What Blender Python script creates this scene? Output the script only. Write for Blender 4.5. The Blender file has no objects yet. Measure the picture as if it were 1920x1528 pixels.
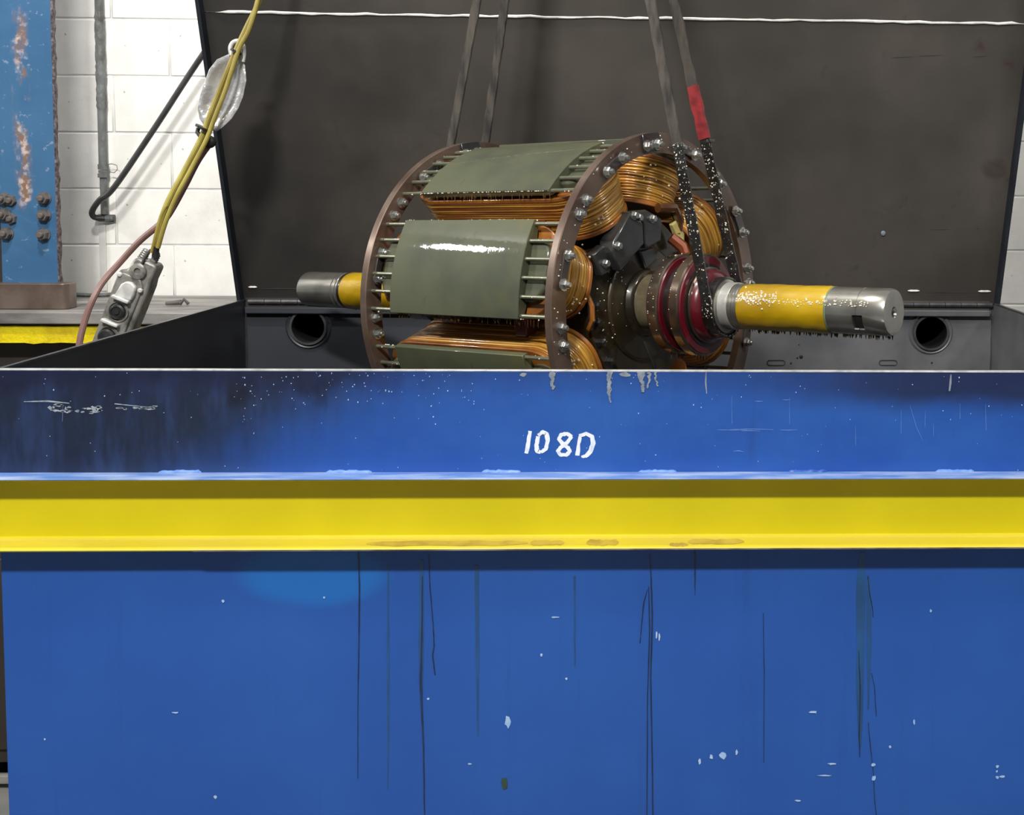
import bpy, bmesh, math, random
from mathutils import Vector, Matrix
random.seed(7)
PI = math.pi
R = math.radians
scn = bpy.context.scene
COL = scn.collection

# ------------------------------------------------------------------ camera
F, PX, PY = 2400.0, 1321.937, 523.519          # focal length and optical axis (a cropped photograph), 1920x1528 frame
CAM = Vector((0.0, -2.4898, 0.3628))
def rot_cam(rx, ry, rz):
    return Matrix.Rotation(rz, 3, 'Z') @ Matrix.Rotation(rx, 3, 'X') @ Matrix.Rotation(ry, 3, 'Y')
RC = rot_cam(-0.073075, -0.0086087, -0.0439814)
cam_d = bpy.data.cameras.new('camera')
cam_d.sensor_fit = 'HORIZONTAL'
cam_d.sensor_width = 36.0
cam_d.lens = F / 1920.0 * 36.0
cam_d.shift_x = (960 - PX) / 1920.0
cam_d.shift_y = (PY - 764) / 1920.0
cam_d.clip_start = 0.05
cam = bpy.data.objects.new('camera', cam_d)
COL.objects.link(cam)
cm = (RC @ Matrix(((1, 0, 0), (0, 0, -1), (0, 1, 0)))).to_4x4()
cm.translation = CAM
cam.matrix_world = cm
scn.camera = cam

def at(x, y, Y):
    """world point seen at photo pixel (x, y) standing at depth Y"""
    d = RC @ Vector(((x - PX) / F, 1.0, -(y - PY) / F))
    return CAM + d * ((Y - CAM.y) / d.y)

# ------------------------------------------------------------------ world, lamps, exposure
scn.view_settings.view_transform = 'Standard'
scn.view_settings.look = 'None'
scn.view_settings.exposure = 0.0
scn.view_settings.gamma = 1.0
scn.view_settings.use_curve_mapping = False
w = bpy.data.worlds.new('hall')
scn.world = w
w.use_nodes = True
bg = w.node_tree.nodes['Background']
bg.inputs[0].default_value = (0.80, 0.86, 0.95, 1)
bg.inputs[1].default_value = 0.15

def lamp(name, loc, target, sx, sy, power, col=(1, 0.97, 0.92), spread=PI):
    l = bpy.data.lights.new(name, 'AREA')
    l.shape = 'RECTANGLE'; l.size = sx; l.size_y = sy
    l.energy = power; l.color = col; l.spread = spread
    o = bpy.data.objects.new(name, l)
    COL.objects.link(o)
    o.location = loc
    d = Vector(target) - Vector(loc)
    o.rotation_euler = d.to_track_quat('-Z', 'Y').to_euler()
    return o
lamp('bay_lamp_front', (-1.0, -3.9, 3.5), (0, 0, 0), 0.8, 0.28, 300)
lamp('bay_lamp_left', (-7.0, 0.35, 3.4), (-0.4, 0.5, 0.2), 0.5, 0.30, 125)
lamp('bay_lamp_top', (-1.35, -0.3, 3.5), (-1.9, 2.2, 0.2), 0.4, 0.25, 95)
lamp('bay_lamp_right', (3.4, -1.6, 3.5), (0.4, 0.6, 0.0), 0.9, 0.25, 75)

# ------------------------------------------------------------------ materials
def lin(c):
    return tuple(((v / 255.0) / 12.92 if v / 255.0 <= 0.04045 else ((v / 255.0 + 0.055) / 1.055) ** 2.4) for v in c) + (1.0,)

class NT:
    def __init__(s, name):
        s.m = bpy.data.materials.new(name); s.m.use_nodes = True
        s.t = s.m.node_tree
        s.b = s.t.nodes['Principled BSDF']
        s.tc = s.t.nodes.new('ShaderNodeTexCoord')
        s.obj = s.tc.outputs['Object']
    def node(s, k): return s.t.nodes.new(k)
    def link(s, a, b): s.t.links.new(a, b)
    def _in(s, sock, v):
        if hasattr(v, 'is_output'): s.link(v, sock)
        else: sock.default_value = v
    def math(s, op, a, b=0.0, clamp=False):
        n = s.node('ShaderNodeMath'); n.operation = op; n.use_clamp = clamp
        s._in(n.inputs[0], a); s._in(n.inputs[1], b)
        return n.outputs[0]
    def vec(s, scale=(1, 1, 1), src=None):
        n = s.node('ShaderNodeMapping'); n.inputs['Scale'].default_value = scale
        s.link(src or s.obj, n.inputs['Vector']); return n.outputs[0]
    def noise(s, scale=5, detail=4, stretch=(1, 1, 1), rough=0.55, dist=0.0):
        n = s.node('ShaderNodeTexNoise')
        n.inputs['Scale'].default_value = scale; n.inputs['Detail'].default_value = detail
        n.inputs['Roughness'].default_value = rough; n.inputs['Distortion'].default_value = dist
        s.link(s.vec(stretch), n.inputs['Vector']); return n.outputs['Fac']
    def ramp(s, f, lo, hi, smooth=True):
        n = s.node('ShaderNodeMapRange'); n.interpolation_type = 'SMOOTHSTEP' if smooth else 'LINEAR'
        s._in(n.inputs['Value'], f); n.inputs['From Min'].default_value = lo; n.inputs['From Max'].default_value = hi
        return n.outputs['Result']
    def mix(s, f, a, b):
        n = s.node('ShaderNodeMix'); n.data_type = 'RGBA'
        s._in(n.inputs[0], f); s._in(n.inputs[6], a); s._in(n.inputs[7], b)
        return n.outputs[2]
    def xyz(s):
        n = s.node('ShaderNodeSeparateXYZ'); s.link(s.obj, n.inputs[0]); return n.outputs
    def bump(s, h, strength=0.3, dist=0.01):
        n = s.node('ShaderNodeBump'); n.inputs['Strength'].default_value = strength; n.inputs['Distance'].default_value = dist
        s.link(h, n.inputs['Height']); s.link(n.outputs[0], s.b.inputs['Normal'])
        return n.outputs[0]
    def set(s, col=None, rough=None, metal=None, coat=None, coat_rough=None, spec=None):
        if col is not None: s._in(s.b.inputs['Base Color'], col)
        if rough is not None: s._in(s.b.inputs['Roughness'], rough)
        if metal is not None: s._in(s.b.inputs['Metallic'], metal)
        if coat is not None: s._in(s.b.inputs['Coat Weight'], coat)
        if coat_rough is not None: s._in(s.b.inputs['Coat Roughness'], coat_rough)
        if spec is not None: s._in(s.b.inputs['Specular IOR Level'], spec)
        return s.m

def simple(name, c1, c2, scale=8, rough=0.5, metal=0.0, coat=0.0, bump=0.0, bscale=40, stretch=(1, 1, 1), lo=0.35, hi=0.7, crough=0.05, bdist=0.004):
    n = NT(name)
    f = n.ramp(n.noise(scale, 5, stretch), lo, hi)
    if bump: n.bump(n.noise(bscale, 3, stretch), bump, bdist)
    return n.set(n.mix(f, lin(c1), lin(c2)), rough, metal, coat, crough)

M = {}
# front of the tank: blue enamel, black oil soaked in at the upper left and under the rim
def blue_upper():
    n = NT('blue_enamel_oil_stained')
    X, Y, Z = n.xyz()
    nz = n.noise(3.2, 6, (1, 1, 1.6)); run = n.noise(9, 4, (3, 1, .25)); fine = n.noise(40, 3)
    var = n.mix(n.ramp(nz, .3, .75), lin((31, 78, 160)), lin((40, 92, 172)))
    # left stain: weight grows to the left and upwards
    a = n.math('MULTIPLY', n.math('SUBTRACT', -0.47, X), 2.0)
    b = n.math('MULTIPLY', n.math('ADD', Z, 0.115), 3.2)
    g = n.math('ADD', n.math('ADD', a, b), n.math('MULTIPLY', n.math('SUBTRACT', nz, .5), 0.9))
    g = n.math('ADD', g, n.math('MULTIPLY', n.math('SUBTRACT', run, .5), 0.35))
    m1 = n.ramp(g, -0.12, 0.95)
    c = n.mix(n.math('MULTIPLY', m1, .93), var, n.mix(n.ramp(n.noise(11, 6, (1.6, 1, .35), .65), .42, .68), lin((22, 26, 33)), lin((36, 50, 82))))
    deep = n.math('MULTIPLY', n.ramp(n.math('ADD', n.math('MULTIPLY', n.math('ADD', Z, .055), 18), n.math('ADD', n.math('MULTIPLY', n.math('SUBTRACT', n.noise(6, 7, (1, 1, .7), .65), .5), 3.4), n.math('MULTIPLY', n.math('SUBTRACT', n.noise(26, 4, (1, 1, .2)), .5), 1.2))), -.15, .75), n.ramp(n.math('SUBTRACT', -.30, X), .12, .35))
    c = n.mix(n.math('MULTIPLY', deep, .85), c, lin((13, 14, 17)))
    # right band just below the rim
    rb = n.ramp(n.math('ADD', X, n.math('MULTIPLY', n.math('SUBTRACT', nz, .5), .5)), 0.02, 0.62)
    rz = n.ramp(n.math('ADD', n.math('ADD', Z, 0.10), n.math('ADD', n.math('MULTIPLY', n.math('SUBTRACT', nz, .5), .10), n.math('MULTIPLY', n.math('SUBTRACT', X, .7), .05))), 0.0, 0.055)
    c = n.mix(n.math('MULTIPLY', n.math('MULTIPLY', rb, rz), .88), c, lin((24, 29, 48)))
    mid = n.ramp(n.math('ADD', Z, n.math('MULTIPLY', run, .05)), -0.045, 0.02)
    c = n.mix(n.math('MULTIPLY', mid, .35), c, lin((28, 40, 90)))
    c = n.mix(n.math('MULTIPLY', n.ramp(run, .60, .80), .22), c, lin((24, 44, 96)))
    return n.set(c, n.math('ADD', n.math('MULTIPLY', fine, .25), .30), 0, 0.25, 0.25)
M['blue_upper'] = blue_upper()
def blue_lower():
    n = NT('blue_enamel')
    X, Y, Z = n.xyz()
    nz = n.noise(2.6, 6); run = n.noise(7, 3, (4, 1, .12)); fine = n.noise(160, 2)
    c = n.mix(n.ramp(nz, .3, .75), lin((34, 84, 168)), lin((39, 92, 176)))
    c = n.mix(n.math('MULTIPLY', n.ramp(run, .58, .8), .30), c, lin((28, 66, 140)))
    # repainted lighter patch under the channel
    dx = n.math('DIVIDE', n.math('ADD', X, .66), .16); dz = n.math('DIVIDE', n.math('ADD', Z, .405), .075)
    d = n.math('ADD', n.math('MULTIPLY', dx, dx), n.math('MULTIPLY', dz, dz))
    d = n.math('ADD', d, n.math('MULTIPLY', n.math('SUBTRACT', nz, .5), 1.2))
    c = n.mix(n.math('MULTIPLY', n.ramp(d, 1.0, .35), .75), c, lin((28, 112, 196)))
    n.bump(fine, .06, .002)
    return n.set(c, .42, 0, 0.15, 0.3)
M['blue_lower'] = blue_lower()
M['blue_worn'] = simple('worn_pale_blue_edge', (86, 122, 186), (156, 174, 206), 30, .45, 0, 0, .1, 60, (.25, 1, 1))
M['yellow_beam'] = simple('yellow_enamel', (216, 203, 10), (224, 210, 18), 4, .45)
M['yellow_rough'] = simple('thick_yellow_paint', (238, 216, 10), (214, 190, 16), 18, .5, 0, 0, .6, 45, bdist=.006)
M['tan_scuff'] = simple('scuffed_tan', (196, 172, 70), (168, 142, 62), 25, .6)
M['rust_line'] = simple('bare_rusty_edge', (150, 140, 120), (70, 52, 40), 30, .6, .2, stretch=(.3, 1, 1))
M['rim_steel'] = simple('bare_rim_steel', (205, 208, 212), (165, 168, 172), 30, .35, .3)
def lid_steel():
    n = NT('oiled_dark_steel')
    X, Y, Z = n.xyz()
    nz = n.noise(2.3, 6); n2 = n.noise(9, 5, dist=.6); n3 = n.noise(45, 4)
    c = n.mix(n.ramp(nz, .3, .75), lin((84, 80, 76)), lin((106, 100, 94)))
    red = n.math('MULTIPLY', n.ramp(n2, .56, .72), n.ramp(n.math('ADD', X, n.math('MULTIPLY', Z, .5)), 1.05, 1.5))
    c = n.mix(n.math('MULTIPLY', red, .55), c, lin((84, 50, 48)))
    c = n.mix(n.math('MULTIPLY', n.ramp(n2, .60, .78), .35), c, lin((44, 42, 42)))
    c = n.mix(n.math('MULTIPLY', n.ramp(n.math('ADD', X, n.math('MULTIPLY', n.math('SUBTRACT', nz, .5), .5)), -.55, -1.15), .60), c, lin((42, 43, 45)))  # light falloff painted in: the lid's colour darkens towards the left
    n.bump(n3, .05, .002)
    return n.set(c, n.math('ADD', n.math('MULTIPLY', n2, .25), .33), .35)
M['lid'] = lid_steel()
def lining():
    n = NT('dark_tank_lining')
    X, Y, Z = n.xyz(); nz = n.noise(3.5, 5)
    c = n.mix(n.ramp(nz, .35, .7), lin((88, 90, 94)), lin((118, 118, 120)))
    left_shade = n.ramp(n.math('ADD', X, n.math('MULTIPLY', n.math('SUBTRACT', nz, .5), .6)), .35, -.85)  # shade on the left of the interior, put into the lining's colour
    c = n.mix(n.math('MULTIPLY', left_shade, .9), c, lin((50, 53, 60)))
    n.bump(n.noise(30, 3), .05, .003)
    return n.set(c, .42, .2)
M['tank_in'] = lining()
M['lid_edge'] = simple('blue_black_edge', (42, 48, 58), (34, 38, 46), 10, .45, .2)
M['hinge'] = simple('hinge_steel', (92, 92, 94), (70, 70, 72), 20, .38, .5)
M['black'] = simple('matt_black', (14, 14, 15), (24, 24, 25), 15, .6)
M['weld'] = simple('bright_weld', (250, 248, 242), (216, 214, 208), 30, .4, 0, 0, .3, 80)
M['chalk'] = simple('white_paint_marker', (236, 240, 246), (190, 208, 236), 60, .7, lo=.5, hi=.75)
M['chip'] = simple('pale_chip', (150, 190, 235), (196, 214, 236), 40, .6)
M['scratch'] = simple('faint_scratch', (92, 134, 204), (124, 158, 214), 60, .5)
M['chip_grey'] = simple('grey_varnish_splash', (150, 158, 166), (112, 124, 140), 50, .4)
M['run_dark'] = simple('dark_varnish_run', (14, 34, 62), (24, 52, 100), 14, .25, 0, .5)
M['run_green'] = simple('greenish_varnish_run', (34, 86, 142), (32, 74, 122), 10, .3, 0, .4)
# hall
def block_mat():
    n = NT('white_painted_block')
    c = n.mix(n.ramp(n.noise(7, 5), .35, .7), lin((246, 245, 240)), lin((234, 233, 228)))
    c = n.mix(n.math('MULTIPLY', n.ramp(n.noise(34, 2), .73, .79), .6), c, lin((120, 112, 104)))
    c = n.mix(n.math('MULTIPLY', n.ramp(n.noise(5, 6, (1, 1, .4)), .58, .8), .3), c, lin((196, 192, 184)))
    n.bump(n.noise(55, 3), .2, .004)
    return n.set(c, .6)
M['block'] = block_mat()
M['mortar'] = simple('painted_mortar', (226, 226, 223), (210, 210, 208), 20, .7)
M['floor'] = simple('concrete', (120, 120, 118), (92, 92, 90), 4, .6)
M['ceil'] = simple('pale_ceiling', (205, 205, 205), (190, 190, 190), 3, .8)
COLX = -at(40, 200, 1.74).x
def column_blue():
    n = NT('scratched_blue_paint')
    X, Y, Z = n.xyz()
    n1 = n.noise(5, 5); n2 = n.noise(55, 5); n3 = n.noise(16, 5, (1, 1, .5))
    c = n.mix(n.ramp(n1, .3, .75), lin((52, 97, 138)), lin((63, 108, 148)))
    c = n.mix(n.math('MULTIPLY', n.ramp(n2, .63, .70), .55), c, lin((150, 165, 190)))
    # worn streak along the plate's middle
    d = n.math('ABSOLUTE', n.math('ADD', X, COLX))
    st = n.math('MULTIPLY', n.ramp(d, .034, .008), n.ramp(n3, .43, .56))
    st = n.math('MULTIPLY', st, n.math('MULTIPLY', n.ramp(Z, .255, .30), n.ramp(Z, .98, .80)))
    c = n.mix(st, c, n.mix(n.ramp(n2, .45, .6), lin((132, 104, 84)), lin((196, 180, 178))))
    return n.set(c, .45, 0, .1, .3)
M['column'] = column_blue()
M['cut_edge'] = simple('flame_cut_edge', (58, 40, 44), (120, 112, 116), 70, .6, .2, 0, .7, 60)
M['rusty_plate'] = simple('brown_steel', (98, 82, 72), (126, 112, 102), 9, .38, .5, 0, .05)
M['grey_slab'] = simple('grey_bench_top', (150, 147, 143), (92, 90, 90), 14, .55, .1, 0, .3, 40, (.25, 1, 1))
M['dark_under'] = simple('dark_steel_frame', (44, 38, 34), (58, 50, 44), 6, .6)
M['nut'] = simple('greased_nut', (122, 116, 112), (90, 84, 82), 30, .4, .25)
M['conduit'] = simple('painted_conduit', (118, 122, 122), (84, 84, 80), 22, .55, .1, 0, .9, 45, (1, 1, .4), bdist=.008)
M['stain_grey'] = simple('bare_conduit_trace', (206, 206, 204), (222, 221, 218), 12, .7)
M['cable_black'] = simple('dark_rubber', (58, 58, 58), (42, 42, 42), 20, .5)
M['cable_yellow'] = simple('dirty_yellow_cable', (186, 174, 88), (132, 116, 48), 9, .42, 0, .2, stretch=(1, 1, .4))
M['hose_pink'] = simple('dull_pink_hose', (132, 100, 94), (108, 82, 78), 9, .4)
M['cast_grey'] = simple('worn_cast_aluminium', (150, 148, 142), (58, 56, 54), 26, .4, .35, 0, .25, 60, lo=.42, hi=.78)
M['cast_white'] = simple('worn_white_guard', (216, 216, 212), (186, 186, 182), 40, .42, .2)
M['rubber'] = simple('black_rubber', (26, 27, 27), (40, 42, 42), 12, .45)
M['foil'] = simple('crumpled_bright_sheet', (236, 236, 236), (196, 196, 198), 12, .28, .6, 0, .5, 30, bdist=.01)
# rotor
def wet(name, c1, c2, scale=6, metal=0.0, rough=.4, coat=1.0, bump=.12, bscale=60, crough=.04, stretch=(1, 1, 1)):
    return simple(name, c1, c2, scale, rough, metal, coat, bump, bscale, stretch, crough=crough, bdist=.003)
def pole_mat():
    n = NT('wet_olive_enamel')
    c = n.mix(n.ramp(n.noise(5, 5), .35, .7), lin((78, 82, 60)), lin((58, 64, 50)))
    c = n.mix(n.math('MULTIPLY', n.ramp(n.noise(3.2, 4), .5, .72), .6), c, lin((98, 94, 52)))
    c = n.mix(n.math('MULTIPLY', n.ramp(n.noise(19, 5, (1, 1, 2.5)), .64, .76), .45), c, lin((52, 46, 34)))
    n.bump(n.noise(16, 3), .035, .004)
    n.set(c, .6, 0, .7, .035)
    # the clear varnish coat is uneven
    bp = n.node('ShaderNodeBump'); bp.inputs['Strength'].default_value = .07; bp.inputs['Distance'].default_value = .004
    n.link(n.noise(30, 3), bp.inputs['Height']); n.link(bp.outputs[0], n.b.inputs['Coat Normal'])
    return n.m
M['pole'] = pole_mat()
M['bar'] = wet('olive_bar', (96, 100, 80), (120, 120, 104), 14, .3, .3, 1)
M['ring'] = wet('varnished_brown_ring', (120, 102, 90), (88, 68, 58), 7, .5, .35, .7, .05, 20, .12)
M['plate'] = wet('dark_link_plate', (78, 72, 70), (58, 52, 52), 12, .5, .35, .8)
M['bolt'] = wet('zinc_bolt', (186, 188, 184), (150, 152, 150), 30, .85, .25, 1)
def coil_mat():
    n = NT('varnished_copper_winding')
    X, Y, Z = n.xyz()
    lay = n.noise(1.0, 2, (170, 4, 4)); big = n.noise(7, 4)
    c = n.mix(n.ramp(lay, .38, .62), lin((140, 92, 28)), lin((210, 160, 66)))
    c = n.mix(n.math('MULTIPLY', n.ramp(big, .45, .7), .5), c, lin((150, 84, 22)))
    n.bump(n.noise(50, 3), .10, .003)
    return n.set(c, .34, .15, .8, .06)
M['coil'] = coil_mat()
M['collar'] = wet('amber_insulation_board', (160, 100, 38), (116, 64, 24), 8, 0, .35, .9)
M['hub'] = wet('varnished_dark_hub', (66, 54, 32), (34, 29, 22), 7, .2, .36, .9, .10, 12, stretch=(1, .35, 1))
M['block_black'] = wet('black_connection_block', (54, 55, 56), (36, 37, 38), 10, .2, .34, .8, .1, 25, .12)
M['steel'] = simple('ground_steel', (182, 180, 172), (152, 150, 142), 14, .24, .85, .5, .01, 60, crough=.05)
M['steel_dull'] = wet('varnished_steel', (142, 132, 104), (112, 102, 80), 14, .35, .3, .8)
M['yellow_wrap'] = wet('yellow_protective_wrap', (188, 154, 12), (146, 112, 12), 7, 0, .34, 1, .35, 32, .05, (1, 1, .5))
M['steel_bright'] = simple('bright_ground_steel', (206, 204, 198), (180, 178, 172), 20, .3, .45, .3)
M['teal'] = simple('teal_line', (96, 122, 96), (110, 132, 100), 20, .4)
M['ring_steel'] = wet('brown_ring_steel', (126, 112, 98), (92, 80, 70), 9, .85, .28, .8)
M['red'] = wet('red_insulating_varnish', (98, 14, 28), (72, 10, 22), 6, 0, .3, 1, .05, 30)
M['dark_gap'] = wet('dark_varnish', (26, 20, 20), (36, 28, 26), 8, .1, .4, .8)
M['coil_dark'] = wet('dark_amber_taped_lead', (86, 50, 22), (54, 32, 16), 10, 0, .35, .9)
M['copper_dark'] = wet('copper_brown', (130, 66, 38), (90, 44, 28), 12, .3, .35, .9)
M['strap'] = simple('greasy_webbing', (76, 70, 63), (34, 32, 31), 38, .7, 0, 0, .5, 90, (1, 1, .3))
M['strap_wet'] = wet('soaked_webbing', (26, 25, 24), (16, 16, 16), 30, 0, .4, 1, .9, 70, .05)
M['red_sleeve'] = wet('torn_red_sleeve', (156, 46, 50), (104, 30, 34), 24, 0, .4, .4, .4, 40, .2)
def drop_mat():
    n = NT('clear_amber_varnish')
    n.set(lin((96, 70, 34)), .06, 0, 1, .02)
    return n.m
M['drop'] = drop_mat()
M['blister_glint'] = simple('varnish_bubble_glint', (232, 228, 214), (206, 196, 170), 90, .08, 0, 1)  # bubbles coloured pale to stand for specular sparkle on wet varnish

# ------------------------------------------------------------------ mesh helpers
class MB:
    def __init__(s): s.v = []; s.f = []; s.mi = []
    def add(s, vs, fs, mi=0):
        o = len(s.v); s.v += [tuple(v) for v in vs]
        for f in fs: s.f.append([o + i for i in f]); s.mi.append(mi)
    def box(s, c, d, rot=None, mi=0):
        c = Vector(c); hx, hy, hz = d[0] / 2, d[1] / 2, d[2] / 2
        vs = []
        for sx, sy, sz in ((-1, -1, -1), (1, -1, -1), (1, 1, -1), (-1, 1, -1), (-1, -1, 1), (1, -1, 1), (1, 1, 1), (-1, 1, 1)):
            p = Vector((sx * hx, sy * hy, sz * hz))
            if rot: p = rot @ p
            vs.append(c + p)
        s.add(vs, [(0, 3, 2, 1), (4, 5, 6, 7), (0, 1, 5, 4), (1, 2, 6, 5), (2, 3, 7, 6), (3, 0, 4, 7)], mi)
    def box2(s, a, b, mi=0):
        s.box([(a[i] + b[i]) / 2 for i in range(3)], [abs(b[i] - a[i]) for i in range(3)], None, mi)
    def prism(s, pts, lo, hi, fn, mi=0):
        """polygon pts (u,v) swept from lo to hi, fn(u,v,w)->point"""
        n = len(pts)
        vs = [fn(u, v, lo) for u, v in pts] + [fn(u, v, hi) for u, v in pts]
        fs = [tuple(range(n - 1, -1, -1)), tuple(range(n, 2 * n))] + [(i, (i + 1) % n, n + (i + 1) % n, n + i) for i in range(n)]
        s.add(vs, fs, mi)
    def lathe(s, prof, n=32, fn=None, closed=False, mi=0, rfun=None, caps=True):
        """prof [(r, z)], about local z"""
        fn = fn or (lambda x, y, z: Vector((x, y, z)))
        vs = []; k = len(prof)
        for r, z in prof:
            for i in range(n):
                t = 2 * PI * i / n
                rr = rfun(r, z, t) if rfun else r
                vs.append(fn(rr * math.cos(t), rr * math.sin(t), z))
        fs = []
        for j in range(k if closed else k - 1):
            a, b = j * n, ((j + 1) % k) * n
            for i in range(n):
                fs.append((a + i, a + (i + 1) % n, b + (i + 1) % n, b + i))
        if not closed and caps:
            if prof[0][0] > 1e-6: fs.append(tuple(range(n - 1, -1, -1)))
            if prof[-1][0] > 1e-6: fs.append(tuple((k - 1) * n + i for i in range(n)))
        s.add(vs, fs, mi)
    def tube(s, path, r, n=10, mi=0):
        path = [Vector(p) for p in path]; k = len(path); vs = []; up = None
        for i, p in enumerate(path):
            d = (path[min(i + 1, k - 1)] - path[max(i - 1, 0)]).normalized()
            if up is None:
                up = d.orthogonal().normalized()
            up = (up - d * up.dot(d)).normalized(); sd = d.cross(up)
            rr = r[i] if isinstance(r, (list, tuple)) else r
            for j in range(n):
                t = 2 * PI * j / n
                vs.append(p + up * (rr * math.cos(t)) + sd * (rr * math.sin(t)))
        fs = [tuple(range(n - 1, -1, -1)), tuple((k - 1) * n + i for i in range(n))]
        for i in range(k - 1):
            for j in range(n):
                fs.append((i * n + j, i * n + (j + 1) % n, (i + 1) * n + (j + 1) % n, (i + 1) * n + j))
        s.add(vs, fs, mi)
    def cyl(s, p0, p1, r, n=16, mi=0): s.tube([p0, p1], r, n, mi)
    def arc(s, r0, r1, a0, a1, z0, z1, n=12, mi=0):
        """block between radii, angles (deg) and z"""
        pts = [(r1 * math.cos(R(a0 + (a1 - a0) * i / n)), r1 * math.sin(R(a0 + (a1 - a0) * i / n))) for i in range(n + 1)]
        pts += [(r0 * math.cos(R(a1 - (a1 - a0) * i / n)), r0 * math.sin(R(a1 - (a1 - a0) * i / n))) for i in range(n + 1)]
        k = 2 * n + 2; vs = [Vector((x, y, z0)) for x, y in pts] + [Vector((x, y, z1)) for x, y in pts]
        fs = []
        for i in range(n):
            fs += [(i, k - 1 - i, k - 2 - i, i + 1), (k + i, k + i + 1, 2 * k - 2 - i, 2 * k - 1 - i)]
        for i in range(k): fs.append((i, (i + 1) % k, k + (i + 1) % k, k + i))
        s.add(vs, fs, mi)
    def ball(s, c, r, n=6, m=4, sc=(1, 1, 1), mi=0):
        c = Vector(c); vs = [c + Vector((0, 0, r * sc[2]))]
        for j in range(1, m):
            ph = PI * j / m
            for i in range(n):
                t = 2 * PI * i / n
                vs.append(c + Vector((r * sc[0] * math.sin(ph) * math.cos(t), r * sc[1] * math.sin(ph) * math.sin(t), r * sc[2] * math.cos(ph))))
        vs.append(c - Vector((0, 0, r * sc[2])))
        fs = [(0, 1 + i, 1 + (i + 1) % n) for i in range(n)]
        for j in range(m - 2):
            for i in range(n):
                a = 1 + j * n
                fs.append((a + i, a + n + i, a + n + (i + 1) % n, a + (i + 1) % n))
        l = len(vs) - 1; a = 1 + (m - 2) * n
        fs += [(a + i, l, a + (i + 1) % n) for i in range(n)]
        s.add(vs, fs, mi)
    def build(s, name, mat, parent=None, smooth=35, bevel=0.0, seg=2, loc=None, origin=None):
        me = bpy.data.meshes.new(name)
        vs = s.v
        if origin is not None:
            o3 = Vector(origin); vs = [tuple(Vector(v) - o3) for v in s.v]
        me.from_pydata(vs, [], s.f)
        bm = bmesh.new(); bm.from_mesh(me); bmesh.ops.recalc_face_normals(bm, faces=bm.faces); bm.to_mesh(me); bm.free()
        for m in (mat if isinstance(mat, (list, tuple)) else [mat]): me.materials.append(m)
        for p, i in zip(me.polygons, s.mi): p.material_index = i
        if smooth:
            me.shade_smooth(); me.set_sharp_from_angle(angle=R(smooth))
        me.update()
        o = bpy.data.objects.new(name, me); COL.objects.link(o)
        if parent: o.parent = parent
        if origin is not None: o.location = origin
        if loc is not None: o.location = loc
        if bevel:
            b = o.modifiers.new('bevel', 'BEVEL'); b.width = bevel; b.segments = seg; b.limit_method = 'ANGLE'; b.angle_limit = R(40)
        return o

def tag(o, label=None, cat=None, group=None, kind=None):
    if label: o['label'] = label
    if cat: o['category'] = cat
    if group: o['group'] = group
    if kind: o['kind'] = kind
    return o
def empty(name, loc=(0, 0, 0)):
    o = bpy.data.objects.new(name, None); COL.objects.link(o); o.location = loc; o.empty_display_size = .1
    return o
def clone(o, parent=None):
    c = o.copy(); COL.objects.link(c)
    if parent: c.parent = parent
    return c

FLOOR = -1.20
# ------------------------------------------------------------------ setting
m = MB(); m.box2((-9, -7, FLOOR - .1), (8, 2.6, FLOOR)); tag(m.build('floor', M['floor'], smooth=0), kind='structure', label='grey concrete workshop floor')
m = MB(); m.box2((-9, -7, 3.9), (8, 2.6, 4.0)); tag(m.build('ceiling', M['ceil'], smooth=0), kind='structure', label='pale workshop ceiling above the frame')
WY = 2.2545
wall = MB(); wall.box2((-6.5, WY + .0035, FLOOR), (5.5, WY + .25, 3.9))
wall = tag(wall.build('wall_back', M['mortar'], smooth=0), kind='structure', label='white painted concrete block wall')
BH, BL = .2032, .4064
def block_mesh():
    b = MB(); b.box((0, 0, 0), (BL - .005, .008, BH - .005)); return b
blk = block_mesh().build('block', M['block'], wall, bevel=.003, seg=1)
zt = .7426                         # a bed joint
xj = at(210, 90, WY).x             # a head joint of one course, every other course is shifted by half a block
first = True
for r in range(-7, 5):
    zc = zt + BH / 2 + r * BH - .004
    for k in range(-7, 14):
        xc = xj + k * BL + (BL / 2 if r % 2 == 0 else 0) + BL / 2
        o = blk if first else clone(blk)
        first = False
        o.location = (xc, WY + .004 + random.uniform(-.0006, .0006), zc)

# ------------------------------------------------------------------ dip tank
XL, TW, TD = -1.2511, 2.3462, 1.5
XR = XL + TW
tank = empty('dip_tank', (0, 0, 0))
tag(tank, 'large blue steel dip tank with raised dark lid and yellow channel beam', 'tank')
TH = .008
m = MB(); m.box2((XL, 0, -.205), (XR, TH, -.002)); m.build('front_panel', M['blue_upper'], tank, smooth=0)['label'] = 'upper front panel, blue with black oil stain and 108D'
m = MB(); m.box2((XL, .001, FLOOR), (XR, TH, -.33)); m.build('front_panel', M['blue_lower'], tank, smooth=0)['label'] = 'lower front panel, plain blue with thin dark runs'
m = MB(); m.box2((XL - .002, -.0012, -.0028), (XR + .002, TH + .004, .001)); m.build('rim_edge', M['rim_steel'], tank, bevel=.001, seg=1)
m = MB()
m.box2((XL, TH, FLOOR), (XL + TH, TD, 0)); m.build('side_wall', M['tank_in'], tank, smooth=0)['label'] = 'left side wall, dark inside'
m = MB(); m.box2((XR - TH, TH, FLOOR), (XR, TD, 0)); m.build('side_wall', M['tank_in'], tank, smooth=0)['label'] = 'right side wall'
m = MB(); m.box2((XL - .001, TH, -.003), (XL + TH + .001, TD, .0012)); m.build('rim_edge', M['hinge'], tank, smooth=0)
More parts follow.
